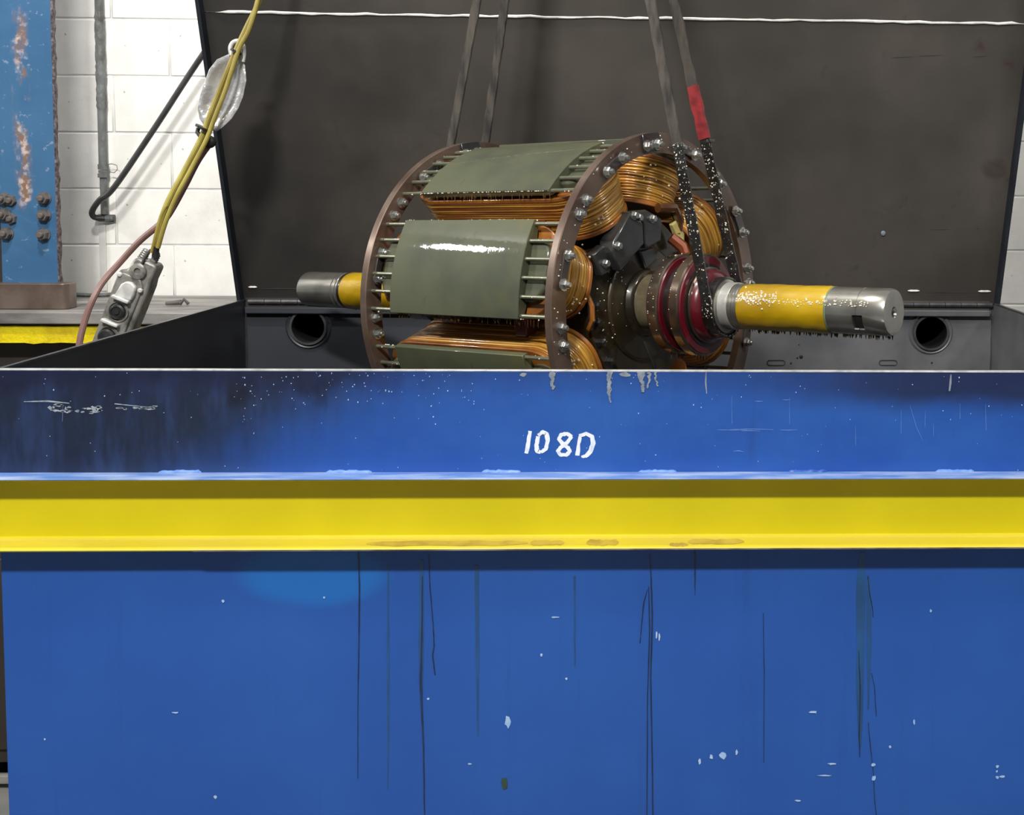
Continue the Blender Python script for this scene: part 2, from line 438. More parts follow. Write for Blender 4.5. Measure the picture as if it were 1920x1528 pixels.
m = MB(); m.box2((XR - TH - .001, TH, -.003), (XR + .001, TD, .0012)); m.build('rim_edge', M['hinge'], tank, smooth=0)
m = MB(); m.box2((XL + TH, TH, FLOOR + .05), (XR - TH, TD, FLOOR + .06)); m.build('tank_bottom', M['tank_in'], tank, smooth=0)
# inner skin of the front panel
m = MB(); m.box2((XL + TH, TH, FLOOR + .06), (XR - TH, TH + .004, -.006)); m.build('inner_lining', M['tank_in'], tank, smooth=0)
# back wall with two pipe openings (cut through the sheet)
HX = [at(579, 612, TD), at(1745, 623, TD)]
HR = .050
def holed_sheet():
    b = MB(); x0, x1, z0, z1 = XL + TH, XR - TH, -.40, -.004
    n = 32
    cuts = [x0, (HX[0].x + HX[1].x) / 2, x1]
    for h, (a, c) in zip(HX, zip(cuts[:-1], cuts[1:])):
        corners = [(c, z1), (a, z1), (a, z0), (c, z0)]
        ring = [Vector((h.x + HR * math.cos(2 * PI * i / n), TD, h.z + HR * math.sin(2 * PI * i / n))) for i in range(n)]
        outer = []
        for i in range(n):
            t = 2 * PI * i / n; dx, dz = math.cos(t), math.sin(t)
            k = min(((c - h.x) / dx if dx > 1e-9 else (a - h.x) / dx if dx < -1e-9 else 1e9), ((z1 - h.z) / dz if dz > 1e-9 else (z0 - h.z) / dz if dz < -1e-9 else 1e9))
            outer.append(Vector((h.x + dx * k, TD, h.z + dz * k)))
        vs = ring + outer
        cidx = []
        for cx, cz in corners:
            vs.append(Vector((cx, TD, cz))); cidx.append(len(vs) - 1)
        fs = [(i, (i + 1) % n, n + (i + 1) % n, n + i) for i in range(n)]
        # fill the corners
        for (cx, cz), ci in zip(corners, cidx):
            ta = math.atan2(cz - h.z, cx - h.x) % (2 * PI)
            i = int(ta / (2 * PI) * n) % n
            fs.append((n + i, n + (i + 1) % n, ci))
        b.add(vs, fs)
    b.box2((x0, TD, FLOOR), (x1, TD + TH, z0))
    return b
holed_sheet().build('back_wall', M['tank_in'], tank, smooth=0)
for h in HX:
    fn = lambda x, y, z, h=h: Vector((h.x + x, TD + z, h.z + y))
    m = MB(); m.lathe([(HR, -.012), (HR + .007, -.012), (HR + .009, .0), (HR + .009, .16), (HR, .16)], 32, fn, True)
    p = m.build('pipe_stub', M['hinge'], tank)
    m = MB(); m.lathe([(HR + .006, -.002), (HR + .016, -.006), (HR + .022, .001)], 32, fn, caps=False); m.build('weld_ring', M['tank_in'], p)
    m = MB(); m.lathe([(0.0, .158), (HR, .158)], 32, fn); m.build('pipe_shade_disc', M['black'], p)  # black disc standing for the darkness inside the open pipe
    m = MB(); m.lathe([(HR - .0006, -.009), (HR - .0006, .158)], 32, fn, caps=False); m.build('pipe_bore_shade', M['black'], p)  # black lining that paints in the shade of the bore
for q in ((1455, 680), (1665, 680)):
    c = at(q[0], q[1], TD); pts = []
    for i in range(20):
        t = 2 * PI * i / 20
        pts.append(Vector((c.x + .020 * math.copysign(1, math.cos(t)) * (abs(math.cos(t)) > .05) + .008 * math.cos(t), TD - .001, c.z + .008 * math.sin(t))))
    pts.append(pts[0]); m = MB(); m.tube(pts, .0016, 6); m.build('oval_mark', M['hinge'], tank)
for q, r in (((1502, 669), .006), ((1495, 671), .003), ((1483, 681), .003), ((1498, 646), .002), ((1747, 680), .003)):
    c = at(q[0], q[1], TD); m = MB(); m.lathe([(r, -.001), (r * .6, -.003), (0, -.003)], 10, lambda x, y, z, c=c: Vector((c.x + x, TD + z, c.z + y))); m.build('weld_spot', M['black'], tank)
# corner weld seams of the back
for x in (XL + TH, XR - TH):
    m = MB(); m.tube([(x, TD - .002, -.02 - .03 * i) for i in range(12)], [.004 + random.uniform(-.001, .001) for i in range(12)], 6); m.build('corner_weld', M['hinge'], tank)
# ledge below the hinge
zl = at(1200, 583, TD).z
m = MB(); m.box2((XL + TH + .004, TD - .022, -.042), (XR - TH - .012, TD, -.022)); m.build('hinge_ledge', M['tank_in'], tank, bevel=.003)
m = MB(); m.box2((XL + TH + .004, TD - .008, -.022), (XR - TH - .012, TD, .006)); m.build('hinge_leaf', M['lid'], tank, smooth=0)
# yellow channel and blue top ledge
m = MB()
prof = [(-.055, -.2046), (-.010, -.2085), (-.006, -.212), (-.006, -.324), (-.012, -.3300), (-.054, -.3365), (-.0555, -.3385), (-.054, -.3410), (0, -.342), (0, -.2046)]
m.prism(prof, XL - .035, XR + .035, lambda u, v, w_: Vector((w_, u, v)))
def worn_yellow():
    n = NT('yellow_enamel_worn_flange')
    X, Y, Z = n.xyz(); nz = n.noise(4, 5); f = n.noise(16, 5, (.25, 1, 1))
    c = n.mix(n.ramp(nz, .35, .7), lin((214, 200, 10)), lin((224, 209, 18)))
    low = n.ramp(Z, -.3265, -.3285)
    c = n.mix(n.math('MULTIPLY', low, n.math('ADD', .45, n.math('MULTIPLY', n.ramp(f, .4, .7), .45))), c, lin((206, 184, 74)))
    return n.set(c, .45)
M['yellow_beam'] = worn_yellow()
beam = m.build('channel_beam', M['yellow_beam'], tank, smooth=25)
m = MB(); m.box2((XL - .035, -.0555, -.2042), (XR + .035, 0, -.2005)); m.build('top_ledge', M['blue_worn'], tank, bevel=.0012, seg=1)
m = MB(); m.box2((at(362, 1034, -.055).x, -.0562, -.3412), (XR + .03, -.053, -.3385)); m.build('bare_edge', M['rust_line'], beam, smooth=0)
for x in (338, 655, 940, 1233, 1515, 1790):
    c = at(x, 884, 0); hw = .040 + random.uniform(-.005, .004); b = MB(); pts = []
    k = 14
    b.tube([(c.x - hw + 2 * hw * i / k, -.001, -.2005 + random.uniform(-.0008, .0008)) for i in range(k + 1)], [.0015] + [.0042 + random.uniform(-.0008, .0008) for i in range(k - 1)] + [.0015], 8)
    b.build('weld_bead', M['blue_upper'] if x in (1515,) else M['scratch'], tank)
# thin flat marks on the painted faces
def decal(b, pts, Y=-.0006, th=.0005):
    """polygon of photo pixels lying on the front face, as a thin film of paint"""
    ps = [at(x, y, 0) for x, y in pts]; n = len(ps)
    b.add([Vector((p.x, Y, p.z)) for p in ps] + [Vector((p.x, Y + th, p.z)) for p in ps], [tuple(range(n)), tuple(range(2 * n - 1, n - 1, -1))] + [(i, (i + 1) % n, n + (i + 1) % n, n + i) for i in range(n)])
def stroke(b, pts, wd, Y=-.0006, th=.0005, jit=0.0, sub=4):
    """brush stroke along photo pixels on the front face; wd in pixels (number or list)"""
    P = []; W = []
    for i in range(len(pts) - 1):
        for k in range(sub):
            t = k / sub
            P.append((pts[i][0] * (1 - t) + pts[i + 1][0] * t, pts[i][1] * (1 - t) + pts[i + 1][1] * t))
            W.append(wd if not isinstance(wd, (list, tuple)) else wd[i] * (1 - t) + wd[i + 1] * t)
    P.append(pts[-1]); W.append(wd if not isinstance(wd, (list, tuple)) else wd[-1])
    L = []; Rr = []
    for i, (x, y) in enumerate(P):
        a = P[max(i - 1, 0)]; c = P[min(i + 1, len(P) - 1)]
        dx, dy = c[0] - a[0], c[1] - a[1]; l = math.hypot(dx, dy) or 1
        nx, ny = -dy / l, dx / l; h = W[i] / 2
        L.append((x + nx * (h + random.uniform(-jit, jit)), y + ny * (h + random.uniform(-jit, jit))))
        Rr.append((x - nx * (h + random.uniform(-jit, jit)), y - ny * (h + random.uniform(-jit, jit))))
    vs = []
    for l, r in zip(L, Rr):
        for q in (l, r):
            p = at(q[0], q[1], 0); vs += [Vector((p.x, Y, p.z)), Vector((p.x, Y + th, p.z))]
    fs = []
    for i in range(len(P) - 1):
        o = i * 4
        fs += [(o, o + 4, o + 6, o + 2), (o, o + 1, o + 5, o + 4), (o + 2, o + 6, o + 7, o + 3)]
    fs += [(0, 2, 3, 1), ((len(P) - 1) * 4, (len(P) - 1) * 4 + 1, (len(P) - 1) * 4 + 3, (len(P) - 1) * 4 + 2)]
    b.add(vs, fs)
# handwritten 108D
glyph = [
    [([(994, 808), (991, 828), (987, 850)], [6, 8, 7])],
    [([(1009, 818), (1006, 834), (1007, 846), (1014, 848)], [7, 8, 8, 6]), ([(1014, 848), (1023, 842), (1027, 826), (1025, 813), (1018, 810), (1009, 816)], [6, 7, 8, 8, 7, 6])],
    [([(1072, 819), (1064, 813), (1052, 815), (1048, 823), (1056, 833), (1067, 841)], 7), ([(1064, 838), (1069, 846), (1062, 853), (1050, 852), (1046, 846), (1052, 838), (1063, 830), (1072, 818)], 7)],
    [([(1088, 818), (1085, 832), (1083, 854)], [6, 6, 8]), ([(1086, 817), (1099, 813), (1110, 818), (1112, 831), (1107, 846), (1098, 855), (1090, 856)], [6, 7, 8, 9, 9, 7, 4])],
]
for g in glyph:
    b = MB()
    for i, (pts, wd) in enumerate(g): stroke(b, pts, wd, -.0008 - .0003 * i, .0007, .7)
    b.build('painted_numeral' if g is not glyph[3] else 'painted_letter', M['chalk'], tank, smooth=0)
# dark runs down the lower panel
runs = [([(672, 1036), (674, 1100), (673, 1200), (671, 1320), (671, 1460)], [2.5, 3, 2.2, 1.6, .8]),
        ([(804, 1040), (806, 1100), (812, 1170), (814, 1210), (811, 1230), (816, 1266)], [1.5, 2.2, 2, 2, 2, 2]),
        ([(792, 1080), (791, 1200), (789, 1280), (794, 1400), (796, 1528)], [2, 3, 5, 3, 2]),
        ([(1218, 1040), (1221, 1090), (1223, 1160), (1220, 1270), (1223, 1420), (1224, 1528)], [2, 2.6, 2.8, 2.6, 2.4, 2.4]),
        ([(1216, 1100), (1218, 1180), (1214, 1300), (1213, 1528)], [1.6, 2.2, 2, 1.8]),
        ([(1214, 1105), (1207, 1130), (1203, 1170), (1200, 1206)], [1, 2, 1.6, 1.2]),
        ([(1303, 1032), (1303, 1070), (1303, 1117)], [2, 3, 1]),
        ([(1431, 1150), (1433, 1260), (1432, 1430)], [1, 1.6, .8]),
        ([(1610, 1220), (1613, 1300), (1611, 1380), (1612, 1420)], [1, 2.4, 2.2, 1.2]),
        ([(1627, 1080), (1630, 1110), (1636, 1140), (1637, 1158)], [1.4, 1.6, 1.4, 1]),
        ([(1634, 1262), (1640, 1290), (1643, 1343)], [1, 1.6, 1]),
        ([(1628, 1355), (1632, 1400), (1637, 1440), (1640, 1500), (1643, 1528)], [1, 1.4, 1.2, 1.4, 1.2])]
for pts, wd in runs:
    b = MB(); stroke(b, pts, wd, -.0002, .0012, .3, 6); b.build('varnish_run', M['run_dark'], tank, smooth=0)
for pts, wd in [([(1617, 1036), (1614, 1100), (1614, 1200), (1612, 1300), (1613, 1400)], [10, 18, 15, 14, 5]), ([(1628, 1080), (1630, 1200), (1628, 1330)], [6, 9, 2]),
                ([(790, 1050), (790, 1180), (789, 1300)], [7, 10, 6]), ([(727, 1060), (728, 1300), (727, 1480)], [3, 5, 2]), ([(893, 1060), (895, 1200), (896, 1380)], [8, 7, 3]), ([(1077, 1080), (1078, 1250)], [4, 2])]:
    b = MB(); stroke(b, pts, wd, .0002, .0008, .6, 6); b.build('faint_run', M['run_green'], tank, smooth=0)
# paint chips and flecks: a few with a shape of their own, and a sprinkle
def blob(b, x, y, rx, ry, Y=-.0006, n=9, rag=.35):
    decal(b, [(x + rx * math.cos(2 * PI * i / n) * (1 + random.uniform(-rag, rag)), y + ry * math.sin(2 * PI * i / n) * (1 + random.uniform(-rag, rag))) for i in range(n)], Y)
for x, y, rx, ry in [(1041, 1157, 9, 1.6), (1231, 1190, 2, 6), (1236, 1193, 1.8, 7), (952, 1353, 5, 12), (1312, 1428, 2.5, 5), (1334, 1419, 3.5, 5), (1356, 1417, 6.5, 6.5), (1381, 1410, 2.5, 5),
                     (1561, 1432, 8, 2), (1545, 1454, 11, 1.2), (1637, 1434, 4, 3), (1638, 1459, 4, 6), (1669, 1400, 2, 3), (1714, 1353, 1.6, 4.5), (1870, 1437, 3, 3), (1869, 1446, 2.5, 2.5), (1870, 1457, 3, 3), (1880, 1456, 5, 2),
                     (1524, 1335, 8, 2.4), (1497, 1501, 6, 1.6), (404, 1494, 3, 3), (84, 1386, 2, 2), (329, 1336, 6, 1.3), (1745, 1145, 2, 3), (1015, 1228, 2.5, 3), (1062, 1272, 2.2, 2.2), (803, 1310, 2.2, 2), (880, 1432, 4, 1.5), (418, 1127, 2.5, 3), (608, 1120, 2, 2)]:
    b = MB(); blob(b, x, y, rx, ry); b.build('paint_chip', M['chip'], tank, smooth=0)
b = MB(); blob(b, 945, 1470, 5.5, 14); b.build('paint_chip', simple('olive_chip', (58, 80, 60), (40, 60, 60), 60, .6), tank, smooth=0)
# scratched silver smear at the left, grey varnish splashes under the rim
b = MB()
for i in range(26):
    x = 88 + 105 * random.random(); y = 757 + 14 * random.random() + (x - 88) * .05
    blob(b, x, y, random.uniform(2, 8), random.uniform(1, 3.2), -.0006, 7, .6)
for i in range(14):
    x = 215 + 80 * random.random(); blob(b, x, 765 + random.uniform(-3, 2), random.uniform(2, 8), random.uniform(.8, 1.8), -.0006, 7, .6)
stroke(b, [(45, 753), (90, 752), (130, 756)], [1, 3, 1]); stroke(b, [(215, 757), (285, 764)], [1.6, .8])
tag(b.build('scratched_patch', simple('scratched_silver', (196, 204, 212), (128, 138, 156), 60, .4, .3), tank, smooth=0), kind='stuff')
b = MB()
for x0, y1, wd in ((1036, 730, 12), (1142, 742, 9), (1144, 755, 5), (1203, 735, 14), (1217, 728, 7), (1231, 724, 5), (1172, 703, 12), (982, 701, 8)):
    if y1 - 697 < 12:
        blob(b, x0, 702, wd * .8, 4.5, -.0012); continue
    k = 7; yo = -.0008 - .0002 * random.random(); stroke(b, [(x0 + random.uniform(-3, 3), 697 + (y1 - 697) * i / k) for i in range(k + 1)], [wd * (1 - .5 * i / k) * random.uniform(.5, 1.1) for i in range(k + 1)], yo - .0012, .0012, wd * .12, 3)
stroke(b, [(1324, 698), (1323, 716), (1325, 738)], [2, 3, 1.5]); stroke(b, [(1783, 702), (1782, 718), (1780, 733)], [2, 4, 3])
tag(b.build('varnish_splash', M['chip_grey'], tank, smooth=0), kind='stuff')
b = MB()
for i in range(230):
    x, y = random.uniform(0, 1920), 698 + 185 * random.random() ** 1.3
    if random.random() < .35: x = random.uniform(440, 900); y = 700 + 60 * random.random()
    r = random.uniform(.4, 1.15); blob(b, x, y, r, r * random.uniform(.8, 1.6), -.0006, 5, .3)
stroke(b, [(1410, 748), (1450, 752), (1490, 807 - 0)], [.6, .9, .4]) if 0 else None
tag(b.build('paint_flecks', M['chip'], tank, smooth=0), kind='stuff')
b = MB()
for x0, x1, y in ((1345, 1400, 806), (1462, 1495, 806), (1370, 1450, 805), (1390, 1425, 808), (1375, 1395, 846), (1415, 1430, 752), (1468, 1482, 749)):
    stroke(b, [(x0, y), ((x0 + x1) / 2, y + random.uniform(-1, 1)), (x1, y + random.uniform(-1, 1))], [.4, 1.1, .4])
for x in (1372, 1480, 1604, 1690, 1735, 1750, 1800, 1848, 118):
    y = random.uniform(740, 800); stroke(b, [(x, y), (x + random.uniform(-1, 1), y + random.uniform(20, 60))], [.3, .6])
stroke(b, [(1706, 760), (1718, 800), (1731, 828)], [.3, .7, .3])
tag(b.build('fine_scratches', M['scratch'], tank, smooth=0), kind='stuff')
# scuffs on the channel's lower flange
def lipmark(b, x0, x1, v, hw):
    k = 10; vs = []
    for i in range(k + 1):
        x = x0 + (x1 - x0) * i / k
        for sg in (-1, 1):
            u = min(max(v + sg * hw * (random.uniform(.6, 1.1) if 0 < i < k else .25), .05), .97)
            yy = -.012 + (-.054 + .012) * u; zz = -.3300 + (-.3365 + .3300) * u
            X = at(x, 1018, -.03).x
            vs.append(Vector((X, yy, zz + .0006)))
    b.add(vs, [(2 * i, 2 * i + 2, 2 * i + 3, 2 * i + 1) for i in range(k)])
for x0, x1, v, hw in ((688, 990, .52, .32), (995, 1058, .5, .3), (1100, 1160, .5, .34), (1290, 1395, .45, .3), (1255, 1290, .75, .2)):
    b = MB(); lipmark(b, x0, x1, v, hw); b.build('paint_scuff', M['tan_scuff'], beam, smooth=0)

# lid, leaning towards the front on a piano hinge
LA = R(20.0)
hl = Vector((0, TD - .004, .004))
ud = Vector((0, -math.sin(LA), math.cos(LA)))      # up along the lid
nd = Vector((0, -math.cos(LA), -math.sin(LA)))     # inner face normal, to the front
LL = 1.52
def lidp(x, u, n): return Vector((x, 0, 0)) + hl + ud * u + nd * n
def lidbox(b, x0, x1, u0, u1, n0, n1):
    b.add([lidp(x, u, n) for n in (n0, n1) for u in (u0, u1) for x in (x0, x1)], [(0, 1, 3, 2), (4, 6, 7, 5), (0, 4, 5, 1), (2, 3, 7, 6), (0, 2, 6, 4), (1, 5, 7, 3)])
m = MB(); lidbox(m, XL, XR, .012, .90, -.008, 0); lid = m.build('lid', M['lid'], tank, smooth=0)
def on_lid(x, y):
    d = RC @ Vector(((x - PX) / F, 1.0, -(y - PY) / F)); t = nd.dot(hl - CAM) / nd.dot(d); p = CAM + d * t
    return p.x, ud.dot(p - hl)
seam = on_lid(1160, 33)[1]
# upper sheet of the lid, above the welded seam
bpy.data.objects.remove(lid)
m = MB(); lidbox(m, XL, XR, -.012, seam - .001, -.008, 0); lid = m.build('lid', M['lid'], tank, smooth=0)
lid['label'] = 'raised dark steel lid'
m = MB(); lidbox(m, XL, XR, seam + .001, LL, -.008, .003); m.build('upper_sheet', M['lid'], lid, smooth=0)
m = MB(); lidbox(m, XL - .004, XL + .006, .0, LL, -.01, .038); m.build('side_flange', M['lid_edge'], lid, smooth=0)
m = MB(); lidbox(m, XR - .006, XR + .004, .0, LL, -.01, .038); m.build('side_flange', M['lid_edge'], lid, smooth=0)
m = MB(); lidbox(m, XL, XR, LL - .01, LL, -.01, .038); m.build('front_flange', M['lid_edge'], lid, smooth=0)
x0, x1 = XL + .035, XR - .02
b = MB(); k = 60
b.tube([lidp(x0 + (x1 - x0) * i / k, seam + random.uniform(-.0018, .0018), .001) for i in range(k + 1)], [.001] + [.0042 + random.uniform(-.0012, .001) for i in range(k - 1)] + [.001], 8)
b.build('weld_seam', M['weld'], lid)
for (xa, ya), (xb, yb) in (((466, 538), (482, 538)), ((1702, 545), (1724, 546)), ((1834, 546), (1858, 546))):
    a, ua = on_lid(xa, ya); c, uc = on_lid(xb, yb); b = MB(); b.tube([lidp(a + (c - a) * i / 4, ua, .001) for i in range(5)], [.001, .0035, .003, .0035, .001], 8); b.build('tack_weld', M['weld'], lid)
for (xa, ya), (xb, yb) in (((1672, 108), (1712, 106)), ((1722, 105), (1768, 103)), ((1824, 107), (1852, 104)), ((1830, 428), (1836, 428)), ((1745, 430), (1780, 430)), ((1730, 548), (1834, 548)), ((485, 541), (560, 541))):
    a, ua = on_lid(xa, ya); c, uc = on_lid(xb, yb); b = MB(); b.tube([lidp(a, ua, 0), lidp((a + c) / 2, (ua + uc) / 2, .0004), lidp(c, uc, 0)], [.0004, .0009, .0004], 6); b.build('scratch', M['hinge'], lid)
c, u = on_lid(1656, 436); b = MB(); b.ball((0, 0, 0), .008, 8, 6, (.9, .3, 1.3)); o = b.build('varnish_spot', M['chip_grey'], lid, loc=lidp(c, u, 0))
# piano hinge knuckles
kn = 46; x0, x1 = XL + .02, XR - .012; step = (x1 - x0) / kn
m = MB(); m.cyl((-step / 2 + .0008, 0, 0), (step / 2 - .0008, 0, 0), .0085, 14); k0 = m.build('hinge_knuckle', M['hinge'], tank)
for i in range(kn):
    o = k0 if i == 0 else clone(k0)
    o.location = (x0 + step * (i + .5), TD - .010, -.006)

# ------------------------------------------------------------------ rotor
C0 = Vector((.0349, .5102, .0859)); A = Vector((.8018, -.5971, .0262)).normalized()
E1 = Vector((0, 0, 1)).cross(A).normalized(); E2 = A.cross(E1)
rotor = empty('generator_rotor'); rotor.rotation_mode = 'QUATERNION'
RM = Matrix((E1, E2, A)).transposed()
rotor.matrix_world = Matrix.Translation(C0) @ RM.to_4x4()
tag(rotor, 'varnish-wet salient pole rotor with copper windings hanging in slings above the tank', 'rotor')
def rw(x, y, z): return C0 + RM @ Vector((x, y, z))
def polar(r, deg, z): return Vector((r * math.cos(R(deg)), r * math.sin(R(deg)), z))
RS = .0508
# shaft: keyway cut in the near journal, centre bore in its end
def shaft_r(r, z, t):
    d = (math.degrees(t) - 206 + 180) % 360 - 180
    if .5225 < z < .5465 and abs(d) < 17.5 and r > .03: return r - .013
    return r
zs = [(0.0, -1.2745), (.046, -1.2745), (RS - .0008, -1.270), (RS, -1.266), (RS, -1.125), (RS - .003, -1.124), (RS - .003, -1.119), (RS, -1.118), (RS, -1.108), (RS - .002, -1.107), (RS - .002, -1.100), (RS, -1.099),
      (RS, -.83), (.070, -.82), (.070, -.60), (.080, -.59), (.080, -.52), (.08, -.06), (.080, -.050), (.072, -.048), (.072, -.040), (.066, -.038), (.066, .04), (.062, .05), (.062, .18), (RS + .002, .1835), (RS + .002, .2105),
      (RS - .001, .2115), (RS - .001, .2150), (RS + .001, .216), (RS + .001, .2195), (RS - .001, .2205), (RS - .001, .224), (RS + .001, .225), (RS + .001, .2285), (RS, .2295),
      (RS, .522), (RS, .5224), (RS, .5226), (RS, .530), (RS - .0012, .5305), (RS - .0012, .5335), (RS, .534), (RS, .5464), (RS, .5466), (RS, .590), (RS - .003, .5957), (.012, .5957), (.009, .586), (.007, .575), (0, .574)]
m = MB(); m.lathe([(max(r, 1e-7) if r == 0 else r, z) for r, z in zs], 72, None, False, 0, shaft_r)
shaft = m.build('shaft', M['steel'], rotor, smooth=40)
# black block sunk in the keyway, its colour standing for the recess shade
m = MB(); m.box((0, 0, 0), (.008, .0285, .0232)); o = m.build('keyway', M['black'], shaft); o.location = polar(RS - .0095, 206, .5345); o.rotation_euler = (0, 0, R(206))
def wrap(z0, z1, seed):
    random.seed(seed); b = MB(); n = 40; k = 24; pr = []
    b.lathe([(RS + .0002, z0)] + [(RS + .0012, z0 + (z1 - z0) * (i + .3) / k) for i in range(k)] + [(RS + .0002, z1)], n, None, False, 0,
            lambda r, z, t: r + (.0008 * math.sin(5 * t + 40 * z) * math.sin(90 * z + 3 * t) if r > RS + .001 else 0) + (random.uniform(-.0003, .0003) if r > RS + .001 else 0))
    return b.build('protective_wrap', M['yellow_wrap'], shaft, smooth=60)
wrap(.2335, .4545, 1)['label'] = 'yellow wrap on the near shaft end'
wrap(-1.088, -.84, 2)['label'] = 'yellow wrap on the far shaft end'
m = MB(); m.lathe([(RS + .0022, .1845), (RS + .003, .1852), (RS + .003, .2095), (RS + .0022, .2102)], 48); m.build('bright_journal', M['steel_bright'], shaft)
m = MB(); m.lathe([(RS + .0004, .4555), (RS + .0006, .456), (RS + .0006, .4585), (RS + .0004, .459)], 40); m.build('tape_line', M['teal'], shaft)
m = MB(); m.lathe([(RS + .0003, -1.0985), (RS + .0006, -1.0975), (RS + .0006, -1.089), (RS + .0003, -1.088)], 40); m.build('tape_line', M['dark_gap'], shaft)
# collar behind the slip rings
m = MB(); m.lathe([(.0662, -.036), (.0675, -.035), (.0675, -.004), (.0662, -.003)], 40); m.build('shaft_collar', M['steel_dull'], shaft)
# hub (spider)
m = MB()
oct_ = [(.205 * math.cos(R(22.5 * i)) * (1 if i % 2 else 1.0), .205 * math.sin(R(22.5 * i))) for i in range(16)]
m.prism(oct_, -.53, -.060, lambda u, v, w_: Vector((u, v, w_)))
m.lathe([(.14, -.060), (.135, -.052), (.085, -.050)], 32)
m.lathe([(.0735, -.037), (.076, -.038), (.0825, -.052), (.086, -.056)], 40)
hub = m.build('hub', M['hub'], rotor, smooth=30, bevel=.004)
for ang, r in ((178, .186), (190, .186), (205, .186), (222, .186), (35, .186), (10, .186), (320, .186), (290, .186), (250, .186)):
    b = MB(); b.lathe([(.012, -.06), (.012, -.056), (.009, -.056), (.009, -.045), (.004, -.042), (0, -.042)], 6)
    o = b.build('hub_bolt', M['block_black'], hub, smooth=20); o.location = polar(r, ang, 0)
# poles
PZ0, PZ1 = -.5035, -.103
SH = 16.6
def shoe():
    b = MB(); n = 18; pts = []
    for i in range(n + 1):
        a = R(-SH + 2 * SH * i / n); pts.append((.389 * math.cos(a), .389 * math.sin(a)))
    pts += [(.356, .108), (.350, .060), (.350, -.060), (.356, -.108)]
    b.prism(pts, PZ0, PZ1, lambda u, v, w_: Vector((u, v, w_)))
    b.box2((.20, -.062, PZ0 + .02), (.351, .062, PZ1 - .02))
    return b.build('field_pole', M['pole'], rotor, smooth=30, bevel=.0015, seg=1)
def race(hy, hz, rc, n=10):
    """rounded rectangle in (y, z), centred on the pole"""
    pts = []
    for cx, cz, a0 in ((1, 1, 0), (-1, 1, 90), (-1, -1, 180), (1, -1, 270)):
        for i in range(n + 1):
            a = R(a0 + 90 * i / n); pts.append((cx * (hy - rc) + rc * math.cos(a), cz * (hz - rc * 1.0) + rc * math.sin(a)))
    return pts
ZC = (PZ0 + PZ1) / 2
def coil():
    b = MB(); rnd = random.Random(3); layers = 15; x0, x1 = .236, .336; h = (x1 - x0) / layers; loops = []
    for i in range(layers):
        f = (i + .5) / layers
        hy = .084 + .020 * f + rnd.uniform(-.0012, .0012); hz = .262 + .012 * f + rnd.uniform(-.0015, .0015)
        for xx, ins in ((x0 + h * i, .0022), (x0 + h * (i + .22), .0004), (x0 + h * (i + .5), 0), (x0 + h * (i + .78), .0004), (x0 + h * (i + 1), .0022)):
            loops.append((xx, race(hy - ins, hz - ins, hy - ins - .012, 10)))
    n = len(loops[0][1]); vs = []
    for k, (xx, pts) in enumerate(loops):
        lay = k // 5
        for j, (y, z) in enumerate(pts):
            wob = .0010 * math.sin(j * .37 + lay * 1.7) + .0005 * math.sin(j * .9 + lay)
            vs.append((xx + wob, y, ZC + z))
    fs = []
    for k in range(len(loops) - 1):
        for j in range(n): fs.append((k * n + j, k * n + (j + 1) % n, (k + 1) * n + (j + 1) % n, (k + 1) * n + j))
    fs += [tuple(range(n)), tuple((len(loops) - 1) * n + j for j in range(n))]
    b.add(vs, fs)
    return b
def board(x0, x1, hy, hz):
    b = MB(); b.prism(race(hy, hz, hy - .012, 8), x0, x1, lambda u, v, w_: Vector((w_, u, ZC + v))); return b
sh = shoe()
cl = coil().build('field_coil', M['coil'], sh, smooth=50); cl['label'] = 'amber copper winding'
kids = [cl,
        board(.225, .236, .087, .266).build('coil_collar', M['collar'], sh, bevel=.002),
        board(.336, .346, .1055, .276).build('coil_collar', M['collar'], sh, bevel=.002)]
for z0, z1, zb in ((PZ1 - .004, -.040, 1), (-.566, PZ0 + .004, -1)):
    b = MB(); pts = [(-.070, 0), (.070, 0), (.070, .026), (.058, .046), (.040, .056), (-.040, .056), (-.058, .046), (-.070, .026)]
    base = PZ1 - .002 if zb > 0 else PZ0 + .002
    b.prism(pts, .338, .368, lambda u, v, w_, base=base, zb=zb: Vector((w_, u, base + zb * v)))
    kids.append(b.build('pole_head', M['pole'], sh, bevel=.006))
bar_m = None
for i in range(6):
    ang = -15.6 + 31.2 * i / 5
    if bar_m is None:
        b = MB(); b.cyl((0, 0, -.577), (0, 0, -.018), .0046, 10); bar_m = b.build('damper_bar', M['bar'], sh); o = bar_m
    else: o = clone(bar_m, sh)
    o.location = polar(.3795, ang, 0); kids.append(o)
PA = [165 + 45 * k for k in range(8)]
for k, a in enumerate(PA):
    if k == 0: sh.rotation_euler = (0, 0, R(a)); continue
    p = clone(sh, rotor); p.rotation_euler = (0, 0, R(a))
    for c in kids: clone(c, p)
# brown support wedges between the coils
wm = None
for k in range(8):
    a = 187.5 + 45 * k
    if wm is None:
        b = MB(); b.prism([(.215, -.014), (.292, -.030), (.300, -.026), (.300, .026), (.292, .030), (.215, .014)], -.20, -.165, lambda u, v, w_: Vector((u, v, w_)))
        wm = b.build('coil_wedge', M['copper_dark'], rotor, bevel=.003); o = wm
    else: o = clone(wm, rotor)
    o.rotation_euler = (0, 0, R(a))
